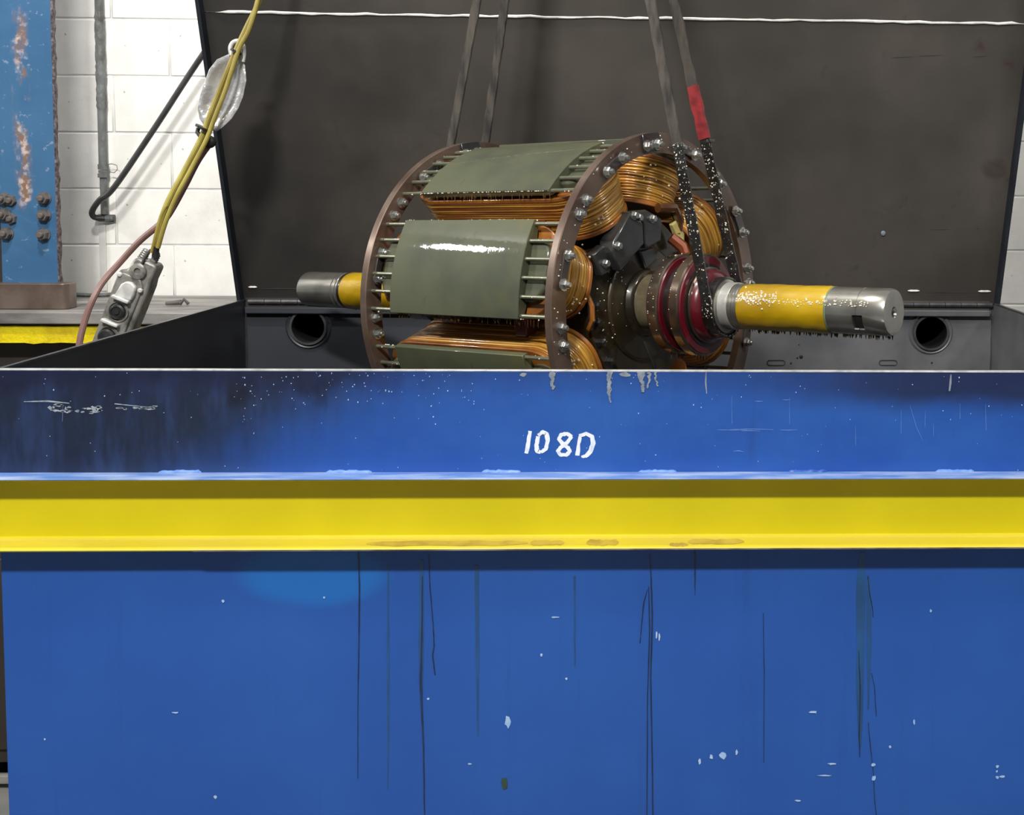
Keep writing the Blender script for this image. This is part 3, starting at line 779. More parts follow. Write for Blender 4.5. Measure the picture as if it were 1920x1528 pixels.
# end rings with bolts and link plates
def bolt_mesh():
    b = MB(); b.lathe([(.0118, 0), (.0118, .0028), (.0080, .0028)], 16)
    b.lathe([(.0092, .0028), (.0092, .0095), (.0080, .0115), (0.0056, .0115)], 6)
    b.lathe([(.0056, .0115), (.0056, .0165), (.0042, .018), (0, .018)], 10)
    return b
def end_ring(z0, z1, face, label):
    b = MB()
    b.lathe([(.352, z0), (.398, z0), (.400, z0 + .002), (.400, z1 - .002), (.398, z1), (.352, z1)], 128, None, True)
    r = b.build('end_ring', M['ring'], rotor, smooth=30); r['label'] = label
    return r
ringn = end_ring(-.020, 0.0, 1, 'near bolted end ring')
ringf = end_ring(-.5935, -.5735, 1, 'far bolted end ring')
bm_ = bolt_mesh().build('bolt', M['bolt'], ringn, smooth=28); plA = None; firstb = True
b = MB(); b.arc(.363, .381, -5.6, 5.6, 0, .006, 8); plA = b.build('link_plate', M['plate'], ringn, bevel=.001, seg=1)
b = MB(); b.arc(.357, .400, -4.6, 4.6, 0, .007, 8); plB = b.build('joint_plate', M['block_black'], ringn, bevel=.001, seg=1)
ub = {'A': 0, 'B': 0, 'bolt': 0}
for ring, zf in ((ringn, 0.0), (ringf, -.5735)):
    for k in range(8):
        for kind, ac, d in (('A', 165 + 45 * k, 4.9), ('B', 187.5 + 45 * k - .5, 3.0)):
            if kind == 'A' or abs((ac % 360) - 97) < 4:
                src = plA if kind == 'A' else plB
                o = src if ub[kind] == 0 else clone(src, ring); ub[kind] += 1
                o.parent = ring; o.location = (0, 0, zf); o.rotation_euler = (0, 0, R(ac)); top = .006
            else: top = 0.0
            for sg in (-1, 1):
                o = bm_ if ub['bolt'] == 0 else clone(bm_, ring); ub['bolt'] += 1
                o.parent = ring; o.scale = (1.16, 1.16, 1.1); o.location = polar(.372, ac + sg * d, zf + top); o.rotation_euler = (0, 0, R(ac + random.uniform(0, 60)))
# slip ring assembly
m = MB(); m.lathe([(.063, .028), (.096, .030), (.096, .128), (.063, .130)], 48, None, True); m.build('slip_ring_core', M['dark_gap'], rotor, smooth=30)
def slip(z0, z1, r, cham=.003):
    b = MB(); b.lathe([(.090, z0), (r - cham, z0), (r, z0 + cham), (r, z1 - cham), (r - cham, z1), (.090, z1)], 64, None, True)
    return b.build('slip_ring', M['ring_steel'], rotor, smooth=30)
for z0, z1, r in ((.034, .0635, .116), (.0965, .1225, .118)):
    s_ = slip(z0, z1, r)
    b = MB(); b.lathe([(.088, z1 - .002), (r - .005, z1 - .002), (r - .007, z1 + .004), (.088, z1 + .004)], 64, None, True); b.build('red_face', M['red'], s_, smooth=30)
    b = MB(); b.lathe([(.088, z0 + .002), (r - .005, z0 + .002), (r - .007, z0 - .004), (.088, z0 - .004)], 64, None, True); b.build('red_face', M['red'], s_, smooth=30)
m = MB(); m.lathe([(.060, .128), (.085, .128), (.088, .130), (.088, .133), (.085, .135), (.060, .135)], 56, None, True); m.build('clamp_ring', M['ring_steel'], rotor, smooth=30)
m = MB(); m.lathe([(.062, .134), (.084, .1345), (.083, .142), (.078, .152), (.068, .157), (.062, .158)], 56, None, True); m.build('red_hub', M['red'], rotor, smooth=50)
m = MB(); m.lathe([(.0615, .156), (.066, .158), (.066, .180), (.0615, .182)], 48, None, True); m.build('dark_hub', M['dark_gap'], rotor, smooth=30)
# connection blocks on the hub face
def hubbox(name, mat, r, ang, z0, z1, wt, wr, twist=0, bev=.003):
    b = MB(); b.box((0, 0, (z0 + z1) / 2), (wr, wt, z1 - z0)); o = b.build(name, mat, hub, bevel=bev)
    o.location = polar(r, ang, 0); o.rotation_euler = (0, 0, R(ang + twist)); return o
def hub_prism(name, px, zf, mat, label=None, bev=.004):
    """block standing on the hub's front face, outline measured on its front plane"""
    P0 = C0 + A * zf; pts = []
    for x, y in px:
        d = RC @ Vector(((x - PX) / F, 1.0, -(y - PY) / F)); q = CAM + d * (A.dot(P0 - CAM) / A.dot(d)) - C0
        pts.append((q.dot(E1), q.dot(E2)))
    b = MB(); b.prism(pts, -.061, zf, lambda u, v, w_: Vector((u, v, w_))); o = b.build(name, mat, hub, bevel=bev, smooth=25)
    if label: o['label'] = label
    return pts
hub_prism('connection_block', [(1152, 452), (1183, 396), (1206, 418), (1208, 458), (1163, 509), (1150, 474)], -.016, M['block_black'], 'black bolted connection block, lower half')
hub_prism('connection_block', [(1186, 396), (1212, 393), (1242, 410), (1240, 452), (1214, 466), (1209, 458), (1207, 418)], -.024, M['block_black'], 'black bolted connection block, upper half')
hub_prism('connection_block', [(1200, 470), (1232, 464), (1234, 486), (1212, 505)], -.040, M['block_black'])
hub_prism('clamp_block', [(1112, 478), (1134, 458), (1148, 506), (1128, 519)], -.036, M['block_black'])
def on_rotor(x, y, zf):
    P0 = C0 + A * zf; d = RC @ Vector(((x - PX) / F, 1.0, -(y - PY) / F)); q = CAM + d * (A.dot(P0 - CAM) / A.dot(d)) - C0
    return Vector((q.dot(E1), q.dot(E2), zf))
for x, y, z in ((1196, 408, -.018), (1222, 410, -.024), (1157, 461, -.016), (1134, 494, -.036), (1188, 404, -.016)):
    b = MB(); b.lathe([(.0105, 0), (.0105, .003), (.008, .003)], 14); b.lathe([(.009, .003), (.009, .009), (.007, .0115), (0, .0115)], 6)
    o = b.build('block_bolt', M['bolt'], hub, smooth=28); o.location = on_rotor(x, y, z)
m = MB(); m.tube([polar(.225, 84, -.03), polar(.235, 72, -.02), polar(.220, 62, -.025), polar(.19, 58, -.03)], [.012, .013, .013, .011], 8); m.build('coil_lead', M['coil_dark'], hub)
m = MB(); m.tube([polar(.17, 64, -.03), polar(.16, 54, -.01), polar(.145, 50, .0)], [.014, .015, .012], 8); m.build('coil_lead', M['copper_dark'], hub)
m = MB(); m.tube([polar(.205, 66, -.03), polar(.19, 55, -.03), polar(.17, 46, -.035)], [.010, .014, .012], 6); m.build('cream_tape', simple('cream_tape', (206, 192, 128), (180, 164, 100), 12, .5), hub)
m = MB(); m.tube([polar(.215, 172, -.055), polar(.222, 178, -.035), polar(.222, 186, -.035), polar(.215, 192, -.055)], .006, 8); m.build('coil_lead', M['collar'], hub)
m = MB(); m.tube([polar(.10, 240, -.02), polar(.15, 255, .0), polar(.21, 262, -.01), polar(.26, 266, -.05)], .005, 8); m.build('coil_lead', M['rubber'], hub)

# varnish: drips hanging under the shaft and the poles, pale blisters on the wet upper faces, their colour carrying the glints
random.seed(11)
zin = RM.transposed() @ Vector((0, 0, 1))
def drip(b, p, h, r):
    """p in rotor space; hangs straight down"""
    dn = -zin; b.tube([p - dn * .002, p + dn * h * .35, p + dn * h * .8, p + dn * h], [r, r * .7, r * .45, r * .12], 6)
b = MB()
for i in range(120):
    z = random.uniform(.235, .59); drip(b, polar(RS - .0005, 270 + random.uniform(-7, 7), z), random.uniform(.004, .010), random.uniform(.0015, .0028))
for i in range(26):
    z = random.uniform(-1.08, -.86); drip(b, polar(RS - .0005, 270 + random.uniform(-7, 7), z), random.uniform(.002, .005), .0018)
for pa, zz in ((165, (PZ0, PZ1)), (120, (PZ0, PZ1))):
    for i in range(60):
        z = random.uniform(*zz); drip(b, polar(.378, pa + SH - .2, z), random.uniform(.004, .016), random.uniform(.0012, .0022))
for i in range(26):
    a = random.uniform(248, 292); drip(b, polar(.114, a, random.choice((.05, .11))), random.uniform(.006, .022), .0018)
for i in range(40):
    z = random.uniform(-.57, -.02); drip(b, polar(.377, 165 + SH - 1.6, z), random.uniform(.006, .03), .0009)
tag(b.build('varnish_drips', M['drop'], rotor, smooth=60), kind='stuff')
b = MB()
def blister_glint(p, r): b.ball(p, r, 8, 6)
for i in range(150):
    blister_glint(polar(RS + .0009, random.gauss(150, 9), .235 + .10 * random.random() ** 1.4), random.uniform(.0012, .0028))
for i in range(130):
    blister_glint(polar(RS + .0009, random.gauss(158, 5), random.uniform(.26, .56)), random.uniform(.0010, .0022))
for pa in PA:
    for i in range(22):
        f = random.random(); blister_glint(polar(.240 + .09 * f, pa + random.uniform(-17, 17), -.034 - random.uniform(0, .02)), random.uniform(.0014, .0032))
for i in range(80):
    a = random.uniform(60, 330); blister_glint(polar(.385 + random.uniform(-.02, .012), a, 0), random.uniform(.0010, .0022))
for i in range(60):
    blister_glint(polar(random.uniform(.09, .20), random.uniform(80, 230), random.choice((-.059, -.05, -.052))), random.uniform(.0007, .002))
for i in range(60):
    blister_glint(polar(random.choice((.115, .117)), random.uniform(90, 210), random.choice((.04, .055, .10, .118))), random.uniform(.001, .0018))
for pa in PA:
    for i in range(30):
        blister_glint(polar(.383, pa + random.choice((-SH, SH, -15.6, -9.4, -3.1, 3.1, 9.4)) , random.choice((random.uniform(-.575, PZ0), random.uniform(PZ1, -.02)))), random.uniform(.0010, .0022))
for i in range(160):
    z = random.uniform(PZ0, PZ1); blister_glint(polar(.386, random.choice((119.5 - SH, 120 + SH, 120 + SH, 165 - SH)), z), random.uniform(.0010, .002))
tag(b.build('varnish_blister_glints', M['blister_glint'], rotor, smooth=60), kind='stuff')

# ------------------------------------------------------------------ hook and slings
HOOK = Vector((-.204, .66, 1.90))
hk = empty('crane_hook', HOOK); tag(hk, 'steel crane hook holding both slings above the frame', 'hook')
m = MB(); pts = [Vector((0, 0, .26)), Vector((0, 0, .14))]
for i in range(13):
    t = R(100 - 24 * i); pts.append(Vector((.0 + .052 * math.cos(t), 0, .045 + .075 * math.sin(t) - .02)))
m.tube(pts, [.018, .02] + [.022 + .006 * math.sin(PI * i / 12) for i in range(12)] + [.008], 12); m.build('hook', M['hinge'], hk)
m = MB(); m.box2((-.08, -.05, .24), (.08, .05, .46)); m.build('hook_block', M['yellow_rough'], hk, bevel=.02)
m = MB(); m.cyl((0, -.0, .45), (0, 0, 2.0), .012, 10); m.build('hoist_rope', M['cable_black'], hk)

def sling(name, z, rr, wet_to, hook_dx):
    """endless strap: hook, front leg, round under the shaft, rear leg, hook"""
    hkl = RM.transposed() @ (HOOK - C0)
    path = []
    top = hkl
    a0, a1 = 172, 368
    pf = polar(rr, a0, z); pr = polar(rr, a1, z)
    n = 34
    for i in range(n):
        t = i / n; path.append(top.lerp(pf, t) + Vector((-hook_dx * (1 - t), 0, 0)))
    for i in range(25):
        path.append(polar(rr, a0 + (a1 - a0) * i / 24, z))
    for i in range(1, n + 1):
        t = i / n; path.append(pr.lerp(top, t) + Vector((hook_dx * t, 0, 0)))
    return [rw(*p) for p in path]
def strap(b, path, width, th, wd, mi=lambda i: 0, jit=.0012):
    vs = []
    k = len(path)
    rnd = random.Random(5)
    for i, p in enumerate(path):
        d = (path[min(i + 1, k - 1)] - path[max(i - 1, 0)]).normalized()
        s_ = (wd - d * wd.dot(d)).normalized(); nn = d.cross(s_)
        h = width / 2 + rnd.uniform(-jit, jit); off = rnd.uniform(-.0006, .0006)
        for u, v in ((-h, -th / 2), (h, -th / 2), (h + .0006, 0), (h, th / 2), (-h, th / 2), (-h - .0006, 0)):
            vs.append(p + s_ * u + nn * (v + off))
    fs = []
    for i in range(k - 1):
        for j in range(6): b.add([], []) if 0 else fs.append((i * 6 + j, i * 6 + (j + 1) % 6, (i + 1) * 6 + (j + 1) % 6, (i + 1) * 6 + j))
    o = len(b.v); b.v += [tuple(v) for v in vs]
    for q, f in enumerate(fs): b.f.append([o + i for i in f]); b.mi.append(mi(q // 6))
    b.f.append([o + i for i in (5, 4, 3, 2, 1, 0)]); b.mi.append(mi(0))
    b.f.append([o + (k - 1) * 6 + i for i in range(6)]); b.mi.append(mi(k - 2))
def dens(path, n):
    out = []
    for a, c in zip(path[:-1], path[1:]):
        for i in range(n): out.append(a.lerp(c, i / n))
    return out + [path[-1]]
for z, rr, lab, red in ((-.72, .0765, 'greasy flat lifting sling round the far shaft, left pair of straps', False), (.170, .070, 'soaked lifting sling round the near shaft with torn red sleeve', True)):
    base = sling('lifting_sling', z, rr, 0, .012)
    path = dens(base, 3)
    sl = empty('lifting_sling', base[46]); tag(sl, lab, 'sling', 'lifting slings')
    inv = Vector(sl.location)
    zwet = .45 if red else -.5
    legs = [path[:104], path[101:176 + 3], path[175:]]
    parts = (('strap_leg', path[:103]), ('shaft_loop', path[102:175]), ('strap_leg', path[174:]))
    for nm, pp in parts:
        b = MB(); mm = [(1 if (red and p.z < .46) else 0) for p in pp]
        strap(b, [p - inv for p in pp], .026, .0055, A, lambda i, mm=mm: mm[i])
        b.build(nm, [M['strap'], M['strap_wet']], sl, smooth=40)
    if red:
        pp = [p for p in path[174:] if .470 < p.z < .600]
        b = MB(); strap(b, [p - inv for p in pp], .0265, .011, A, jit=.0018); o = b.build('sleeve', M['red_sleeve'], sl, smooth=60); o['label'] = 'torn red sleeve'
        bb = MB(); bb.box((0, 0, 0), (.020, .006, .007)); o2 = bb.build('sleeve_tag', M['strap'], o, bevel=.001); o2.location = pp[0] - inv + Vector((.014, -.006, -.004))
        b = MB(); rnd = random.Random(9)
        for p in path:
            if .07 < p.z < .455:
                for q in range(15 if p.z > .25 else 4):
                    b.ball(p - inv + A * rnd.uniform(-.013, .013) + Vector((rnd.uniform(-.001, .001), -.0032 + rnd.uniform(-.001, .001), rnd.uniform(-.006, .006))), .0005 + .0017 * rnd.random() ** 2.2, 6, 4)
        tag(b.build('varnish_blister_glints', M['blister_glint'], sl, smooth=60), kind='stuff')  # bubbles on the soaked strap, wet sparkle carried by their pale colour

# ------------------------------------------------------------------ left: bench, column, cables
BY = 1.62
bench = empty('steel_bench', (-2.0, 1.9, FLOOR)); tag(bench, 'grey slab workbench with thick yellow painted edge beam, left of the tank', 'bench')
def bpart(name, a, c, mat, **k):
    m = MB(); m.box2(a, c); o = m.build(name, mat, bench, **k); o.location = -Vector(bench.location); return o
zt0, zt1 = at(60, 585, BY).z, at(60, 608, BY).z
bpart('bench_top', (-3.0, BY, zt1), (-1.30, 2.24, zt0), M['grey_slab'], bevel=.004)
zy0, zy1 = at(60, 611, BY + .02).z, at(60, 643, BY + .02).z
m = MB(); k = 60; vs = []
for i in range(k + 1):
    x = -3.0 + 1.7 * i / k
    for y, z in ((BY + .02, zy0 + random.uniform(-.0015, .0005)), (BY + .10, zy0), (BY + .10, zy1), (BY + .02, zy1 + random.uniform(-.004, .002))): vs.append((x, y, z))
m.add(vs, [(i * 4 + j, i * 4 + (j + 1) % 4, i * 4 + 4 + (j + 1) % 4, i * 4 + 4 + j) for i in range(k) for j in range(4)] + [(3, 2, 1, 0), (k * 4, k * 4 + 1, k * 4 + 2, k * 4 + 3)])
o = m.build('edge_beam', M['yellow_rough'], bench, smooth=0); o.location = -Vector(bench.location)
bpart('apron', (-3.0, BY + .11, zy1 - .25), (-1.32, BY + .14, zy0), M['dark_under'])
for x in (-2.9, -1.45):
    for y in (BY + .16, 2.15): bpart('leg', (x - .04, y - .04, FLOOR), (x + .04, y + .04, zt1), M['dark_under'], bevel=.004)
bpart('lower_rail', (-2.95, BY + .12, FLOOR + .06), (-1.34, BY + .17, FLOOR + .085), M['grey_slab'])
bpart('under_shade_panel', (-2.95, BY + .15, FLOOR + .02), (-1.34, BY + .16, zy1 - .20), M['dark_under'])  # added dark sheet standing for the darkness under the bench
# low dark cabinet standing close to the tank's left side
cab = empty('floor_cabinet', (-1.55, 1.0, FLOOR)); tag(cab, 'low dark steel cabinet on the floor close beside the left side of the tank', 'cabinet')
def cpart(name, a, c, mat, **k):
    m = MB(); m.box2(a, c); o = m.build(name, mat, cab, **k); o.location = -Vector(cab.location); return o
cpart('cabinet_body', (-1.86, .79, FLOOR + .06), (-1.285, 1.4, -.56), M['dark_under'], bevel=.006)
cpart('plinth', (-1.86, .78, FLOOR), (-1.285, 1.4, FLOOR + .012), M['black'])
cpart('kick_rail', (-1.86, .775, FLOOR + .012), (-1.285, .80, FLOOR + .03), M['grey_slab'])
cpart('cabinet_door', (-1.84, .778, FLOOR + .10), (-1.30, .79, -.60), M['dark_under'], bevel=.003)
# base plate and column
CY = 1.74
pl = MB(); q0, q1 = at(125, 532, CY - .04), at(125, 579, CY - .04)
pl.prism([(-2.5, CY - .04), (q0.x - .022, CY - .04), (q0.x - .010, CY - .037), (q0.x - .003, CY - .029), (q0.x, CY - .016), (q0.x - .004, CY + .040), (-2.5, CY + .040)], zt0, q0.z, lambda u, v, w_: Vector((u, v, w_)))
o = pl.build('base_plate', M['rusty_plate'], bevel=.003, origin=(-2.2, CY, zt0)); tag(o, 'thick brown steel base plate under the blue column', 'plate')
col = empty('blue_column', (-2.1, CY, q0.z)); tag(col, 'scratched blue steel upright plate with six nuts, standing on brown base', 'column')
xr = at(94, 0, CY).x; xl_ = at(4, 500, CY).x
m = MB(); m.box2((xl_, CY, q0.z), (xr, CY + .018, 2.2)); o = m.build('upright_plate', M['column'], col, smooth=0); o.location = -Vector(col.location)
m = MB(); m.box2((xl_ - .25, CY + .02, q0.z), (xl_ + .02, CY + .045, 2.2)); o = m.build('rear_web', M['dark_under'], col, smooth=0); o.location = -Vector(col.location)
m = MB(); k = 90; vs = []
for i in range(k + 1):
    z = q0.z + (2.2 - q0.z) * i / k
    for x, y in ((xr, CY - .0005), (xr + .004 + random.uniform(-.002, .003), CY + .001), (xr + .005 + random.uniform(-.002, .004), CY + .019), (xr, CY + .019)): vs.append((x, y, z))
m.add(vs, [(i * 4 + j, i * 4 + (j + 1) % 4, i * 4 + 4 + (j + 1) % 4, i * 4 + 4 + j) for i in range(k) for j in range(4)])
o = m.build('cut_edge', M['cut_edge'], col, smooth=0); o.location = -Vector(col.location)
def nut():
    b = MB(); b.lathe([(.021, 0), (.021, .005), (.016, .005)], 18)
    b.lathe([(.0185, .005), (.0185, .022), (.0165, .025), (.010, .025)], 6); b.lathe([(.0095, .025), (.0095, .034), (.007, .037), (0, .037)], 12)
    return b
n0 = None
for i, (x, y) in enumerate(((9, 373), (84, 372), (9, 402), (84, 404), (14, 438), (83, 440))):
    o = nut().build('nut', M['nut'], col, smooth=30) if n0 is None else clone(n0, col)
    n0 = n0 or o
    p = at(x, y, CY); o.location = p - Vector(col.location); o.rotation_euler = (R(90), R(random.uniform(0, 60)), 0)
for (x, y) in ((21, 376), (22, 410)):
    o = clone(n0, col); p = at(x, y, CY); o.location = p - Vector(col.location) + Vector((0, .012, 0)); o.rotation_euler = (R(90), R(random.uniform(0, 60)), 0)
# odds and ends on the bench top
m = MB(); p = at(328, 568, 1.85); zz = zt0
m.tube([(p.x - .03, 1.85, zz + .008), (p.x, 1.85, zz + .010), (p.x + .02, 1.85, zz + .012)], [.006, .008, .009], 8); m.tube([(p.x + .02, 1.84, zz + .006), (p.x + .03, 1.85, zz + .022), (p.x + .045, 1.85, zz + .006)], .006, 8)
tag(m.build('steel_clip', M['nut'], origin=(p.x, 1.85, zz)), 'small dark steel clip lying on the grey bench slab', 'clip')
m = MB(); pa = [at(x, y, 2.16) for x, y in ((100, 548), (132, 549), (170, 548), (215, 547), (250, 547))]; pa = [Vector((p.x, 2.16, zz + .006 + (.004 if i % 2 else 0))) for i, p in enumerate(pa)]
m.tube(pa, .0075, 8); tag(m.build('grey_rod', M['conduit'], origin=pa[2]), 'thin grey rod lying along the back of the bench by the wall', 'rod')

# conduit on the wall
cond = empty('wall_conduit', at(195, 405, WY - .03)); tag(cond, 'grey paint-crusted vertical conduit pipe fixed to the white block wall', 'pipe')
ci = -Vector(cond.location)
CYW = WY - .024
pa = [at(186, -60, CYW), at(187, 40, CYW), at(189, 120, CYW), at(191, 200, CYW), at(193, 300, CYW)]
k = 60; pts = []; rs = []
for i in range(k + 1):
    t = i / k; y = -60 + 370 * t; p = at(185.5 + y * .025, y, CYW); pts.append(p); rs.append(.0148 + (random.uniform(0, .0034) if 25 < y < 200 else 0))
m = MB(); m.tube(pts, rs, 14); o = m.build('pipe', M['conduit'], cond); o.location = ci
m = MB()
for y0, y1, r in ((308, 318, .0185), (319, 324, .0165), (325, 333, .0185)): m.cyl(at(193.5, y0, CYW), at(193.8, y1, CYW), r, 16)
o = m.build('coupling', M['conduit'], cond); o.location = ci
m = MB(); m.cyl(at(194, 332, CYW), at(196, 402, CYW), .0125, 14); o = m.build('pipe', M['conduit'], cond); o.location = ci
m = MB(); a = at(176, 408, WY - .02); c = at(212, 409, WY - .02); m.tube([a, a.lerp(c, .3), a.lerp(c, .7), c], [.008, .014, .014, .009], 10)
m.box(at(208, 409, WY - .008), (.03, .012, .026)); o = m.build('clamp', M['conduit'], cond, bevel=.002); o.location = ci
m = MB(); p = at(207, 408, WY - .012); m.cyl(p, p + Vector((0, -.012, 0)), .006, 8); o = m.build('clamp_screw', M['nut'], cond); o.location = ci
m = MB(); pts = [at(x, y, WY - .04) for x, y in ((198, 309), (210, 307), (219, 310), (220, 318), (214, 324), (206, 322))]; m.tube(pts, .0014, 6); o = m.build('wire_tie', M['nut'], cond); o.location = ci
m = MB(); m.box2((at(188, 500, WY).x, WY - .0045, at(195, 545, WY).z), (at(201, 500, WY).x, WY - .0035, at(195, 418, WY).z)); o = m.build('paint_trace', M['stain_grey'], cond, smooth=0); o.location = ci
# dark cable from behind the lid to the clamp
def smooth_path(pts, n=8):
    out = []
    P = [pts[0]] + list(pts) + [pts[-1]]
    for i in range(1, len(P) - 2):
        for k in range(n):
            t = k / n; a, b_, c, d = P[i - 1], P[i], P[i + 1], P[i + 2]
            out.append(.5 * ((2 * b_) + (c - a) * t + (2 * a - 5 * b_ + 4 * c - d) * t * t + (3 * b_ - a - 3 * c + d) * t ** 3))
    out.append(pts[-1]); return out
pts = smooth_path([at(x, y, Y) for x, y, Y in ((520, -90, 2.12), (384, 97, 2.15), (290, 240, 2.16), (215, 350, 2.17), (187, 375, 2.18), (173, 396, 2.20), (177, 407, 2.215), (196, 409, 2.225))])
m = MB(); m.tube(pts, .0105, 10); tag(m.build('black_cable', M['cable_black'], origin=pts[-1]), 'dark rubber cable slanting down the white wall to the conduit clamp', 'cable')
# pendant control: cables, station, plate
PYY = 1.0
def pp(x, y, dy=0.0): return at(x, y, PYY + dy)
pen = empty('pendant_control', pp(230, 560)); tag(pen, 'worn grey crane pendant control hanging on dirty yellow cables', 'pendant control')
pi_ = -Vector(pen.location)
def pput(mb, name, mat, parent=None, **k):
    o = mb.build(name, mat, parent or pen, **k); o.location = pi_ if parent is None else (0, 0, 0); return o
m = MB(); m.tube(smooth_path([pp(*q) for q in ((520, -90), (487, 0), (462, 52), (441, 98), (412, 170), (390, 226), (376, 262), (345, 322), (318, 372), (303, 410), (292, 452), (288, 470))]), [.0072] * 24 + [.0078] * 65, 10); pput(m, 'cable', M['cable_yellow'])
m = MB(); m.tube(smooth_path([pp(x, y, -.016) for x, y in ((489, -20), (468, 52), (447, 95), (424, 165), (401, 225), (386, 264), (354, 325), (330, 370), (310, 418), (296, 465))]), .0062, 10); pput(m, 'cable', M['cable_yellow'])
m = MB(); m.tube(smooth_path([pp(x, y, -.006) for x, y in ((284, 474), (300, 410), (312, 385))]), .0045, 8); pput(m, 'strain_wire', M['cable_yellow'])
for x, y, wd in ((443, 97, .016), (380, 240, .020)):
    m = MB(); d = (pp(x, y) - pp(x + 8, y - 16)).normalized(); m.tube([pp(x, y, -.006) - d * .003, pp(x, y, -.006) + d * .003], wd, 12); pput(m, 'cable_tie', M['rubber'])
# station body, local frame along its length
axu = (pp(276, 495) - pp(215, 650)).normalized(); axs = Vector((1, 0, 0)) - axu * axu.x; axs.normalize(); axn = axs.cross(axu); axn = axn if axn.y < 0 else -axn
PC = pp(243, 560, .03)
sc = .0015
def ps(u, v, n): return PC + axs * u + axu * v + axn * n
def psb(b, u0, u1, v0, v1, n0, n1): b.add([ps(u, v, n) for n in (n0, n1) for v in (v0, v1) for u in (u0, u1)], [(0, 1, 3, 2), (4, 6, 7, 5), (0, 4, 5, 1), (2, 3, 7, 6), (0, 2, 6, 4), (1, 5, 7, 3)])
m = MB(); m.prism([(-.040, -.155), (.044, -.155), (.047, -.02), (.047, .055), (.044, .075), (.046, .112), (.036, .118), (-.010, .118), (-.018, .112), (-.024, .078), (-.043, .070), (-.043, -.02)], -.03, .030, lambda u, v, n: ps(u, v, n)); st = pput(m, 'station_body', M['cast_grey'], bevel=.006)
def sub(mb, name, mat, **k): return mb.build(name, mat, st, **k)
m = MB(); m.prism([(-.040, .058), (-.028, .068), (.020, .068), (.033, .050), (.033, -.150), (-.038, -.150)], .030, .038, lambda u, v, n: ps(u, v, n)); sub(m, 'face_plate', M['cast_grey'], bevel=.003)
def disc(name, mat, u, v, prof, n=20):
    b = MB(); b.lathe(prof, n, lambda x, y, z: ps(u + x, v + y, z)); return sub(b, name, mat)
disc('eye_boss', M['cast_grey'], .006, .086, [(.022, .03), (.022, .040), (.019, .042), (.009, .042), (.008, .036), (0, .036)])
m = MB(); pts = [(-.024, .006), (.022, .006), (.024, .026), (.020, .046), (.006, .054), (-.008, .052), (-.018, .040)]; m.prism(pts, .036, .052, lambda u, v, n: ps(u, v, n)); sub(m, 'button_guard', M['cast_white'], bevel=.004)
m = MB(); psb(m, -.028, .020, -.003, .007, .036, .060); sub(m, 'guard_lip', M['cast_white'], bevel=.003)
m = MB(); psb(m, -.032, .016, -.074, -.064, .036, .058); sub(m, 'guard_lip', M['cast_white'], bevel=.003)
m = MB(); psb(m, -.036, .010, -.148, -.138, .036, .056); sub(m, 'guard_lip', M['cast_white'], bevel=.003)
for v in (-.034, -.106):
    disc('button_well', M['cast_grey'], -.002, v, [(.026, .037), (.028, .044), (.025, .044), (.022, .039), (0, .039)], 24)
disc('push_button', M['rubber'], -.002, -.034, [(.020, .038), (.020, .050), (.015, .053), (.014, .050), (.008, .050), (.007, .054), (0, .054)])
disc('push_button', M['rubber'], -.004, -.108, [(.022, .038), (.022, .052), (.017, .058), (0, .060)], 20)
for u, v in ((-.034, .060), (.031, .040)):
    disc('cover_screw', M['cast_white'], u, v, [(.0065, .034), (.0065, .042), (.004, .044), (0, .044)], 10)
m = MB(); zz_ = []
for u, v0, v1, r in ((-.008, .112, .142, .014), (.022, .112, .142, .012)):
    k = 10; m.tube([ps(u + .004 * i / k, v0 + (v1 - v0) * i / k, 0) for i in range(k + 1)], [r * (1.0 if i % 2 else .82) * (1 - .25 * i / k) for i in range(k + 1)], 12)
sub(m, 'cable_gland', M['cast_grey'])
m = MB(); m.tube([ps(.024, .140, .0), pp(291, 480), pp(293, 462)], .0088, 10); sub(m, 'gland_boot', M['rubber'])
m = MB(); m.tube([ps(.008, .094, .036), ps(.008, .125, .030), ps(.012, .150, .02)], .004, 8); sub(m, 'strain_chain', M['rubber'])
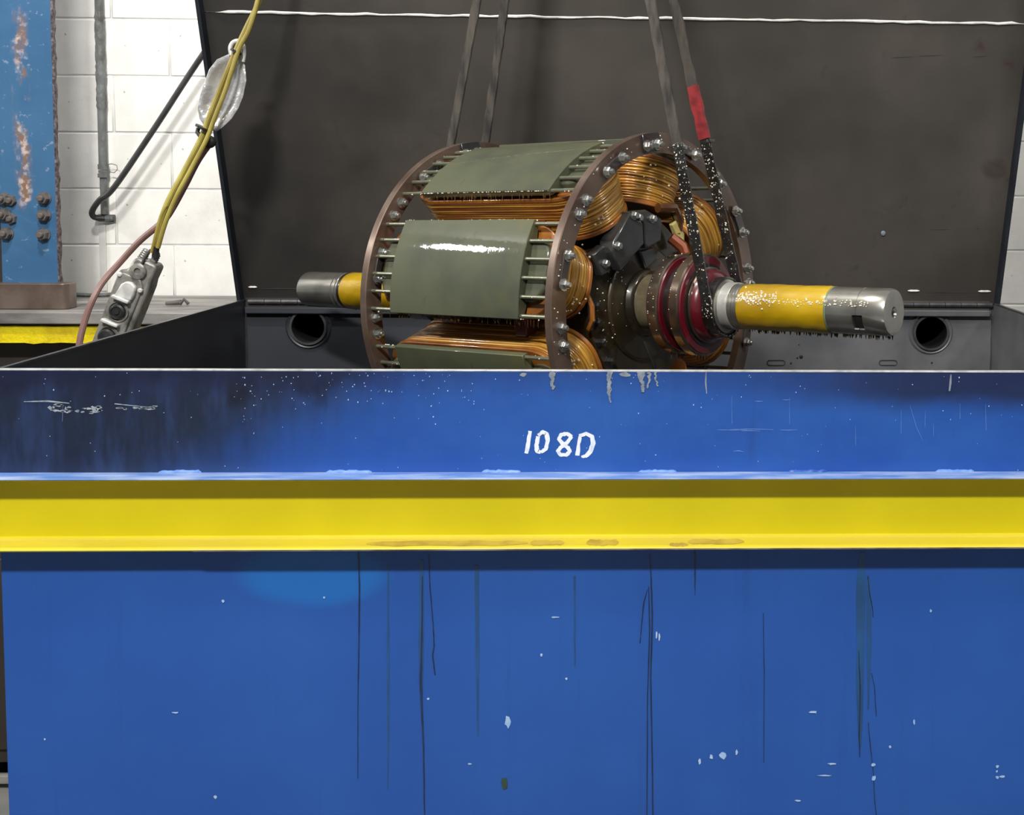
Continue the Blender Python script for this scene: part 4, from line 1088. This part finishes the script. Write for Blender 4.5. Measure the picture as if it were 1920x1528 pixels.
# the oval bright plate tied to the cable
ov = empty('oval_plate', pp(412, 165, .02)); tag(ov, 'bright dented oval sheet metal shield tied behind the yellow cable', 'shield')
m = MB(); k = 26; ring_pts = [(448, 106), (456, 122), (459, 150), (452, 180), (443, 202), (430, 222), (416, 236), (402, 246), (392, 240), (378, 234), (369, 222), (366, 203), (371, 178), (379, 150), (388, 128), (402, 110), (425, 100), (438, 97)]
c0 = pp(413, 168, .046); vs = [c0 - Vector(ov.location)]; rings = 5; n = len(ring_pts)
rnd = random.Random(4)
for r in range(1, rings + 1):
    f = r / rings
    for x, y in ring_pts:
        e = pp(x, y, .0); q = c0.lerp(e, f); q = Vector((q.x, PYY + .018 + .030 * (1 - f * f) + (rnd.uniform(-.003, .003) if r >= rings - 1 else rnd.uniform(-.0012, .0012)), q.z)); vs.append(q - Vector(ov.location))
fs = [(0, 1 + i, 1 + (i + 1) % n) for i in range(n)]
for r in range(rings - 1):
    for i in range(n): fs.append((1 + r * n + i, 1 + (r + 1) * n + i, 1 + (r + 1) * n + (i + 1) % n, 1 + r * n + (i + 1) % n))
m.add(vs, fs); o = m.build('sheet', M['foil'], ov, smooth=80); sd = o.modifiers.new('thick', 'SOLIDIFY'); sd.thickness = .002
m = MB(); pts = [pp(x, y, .012) - Vector(ov.location) for x, y in ((434, 104), (432, 90), (437, 80), (447, 77), (455, 84), (457, 100), (455, 116))]; m.tube(smooth_path(pts, 5), .0062, 10); m.build('hanging_loop', M['cast_white'], ov)
m = MB(); m.ball(pp(393, 266, .01) - Vector(ov.location), .017, 16, 10); m.build('rubber_ball', M['rubber'], ov)
m = MB(); pts = [pp(x, y, .01) - Vector(ov.location) for x, y in ((372, 240), (370, 248), (376, 256), (384, 262))]; m.tube(pts, .006, 8); m.build('end_tab', M['nut'], ov)
# pinkish hose
pts = smooth_path([pp(x, y, dy) for x, y, dy in ((399, 262, .012), (372, 300, .014), (345, 352, .016), (318, 400, .018), (300, 420, .02), (262, 452, .02), (225, 492, .02), (192, 530, .0), (172, 566, -.02), (158, 605, -.03), (148, 650, -.04), (142, 720, -.05))])
m = MB(); m.tube(pts, .0085, 10); tag(m.build('pink_hose', M['hose_pink'], origin=pts[0]), 'dull pink hose curving off the yellow cable down behind the tank', 'hose')
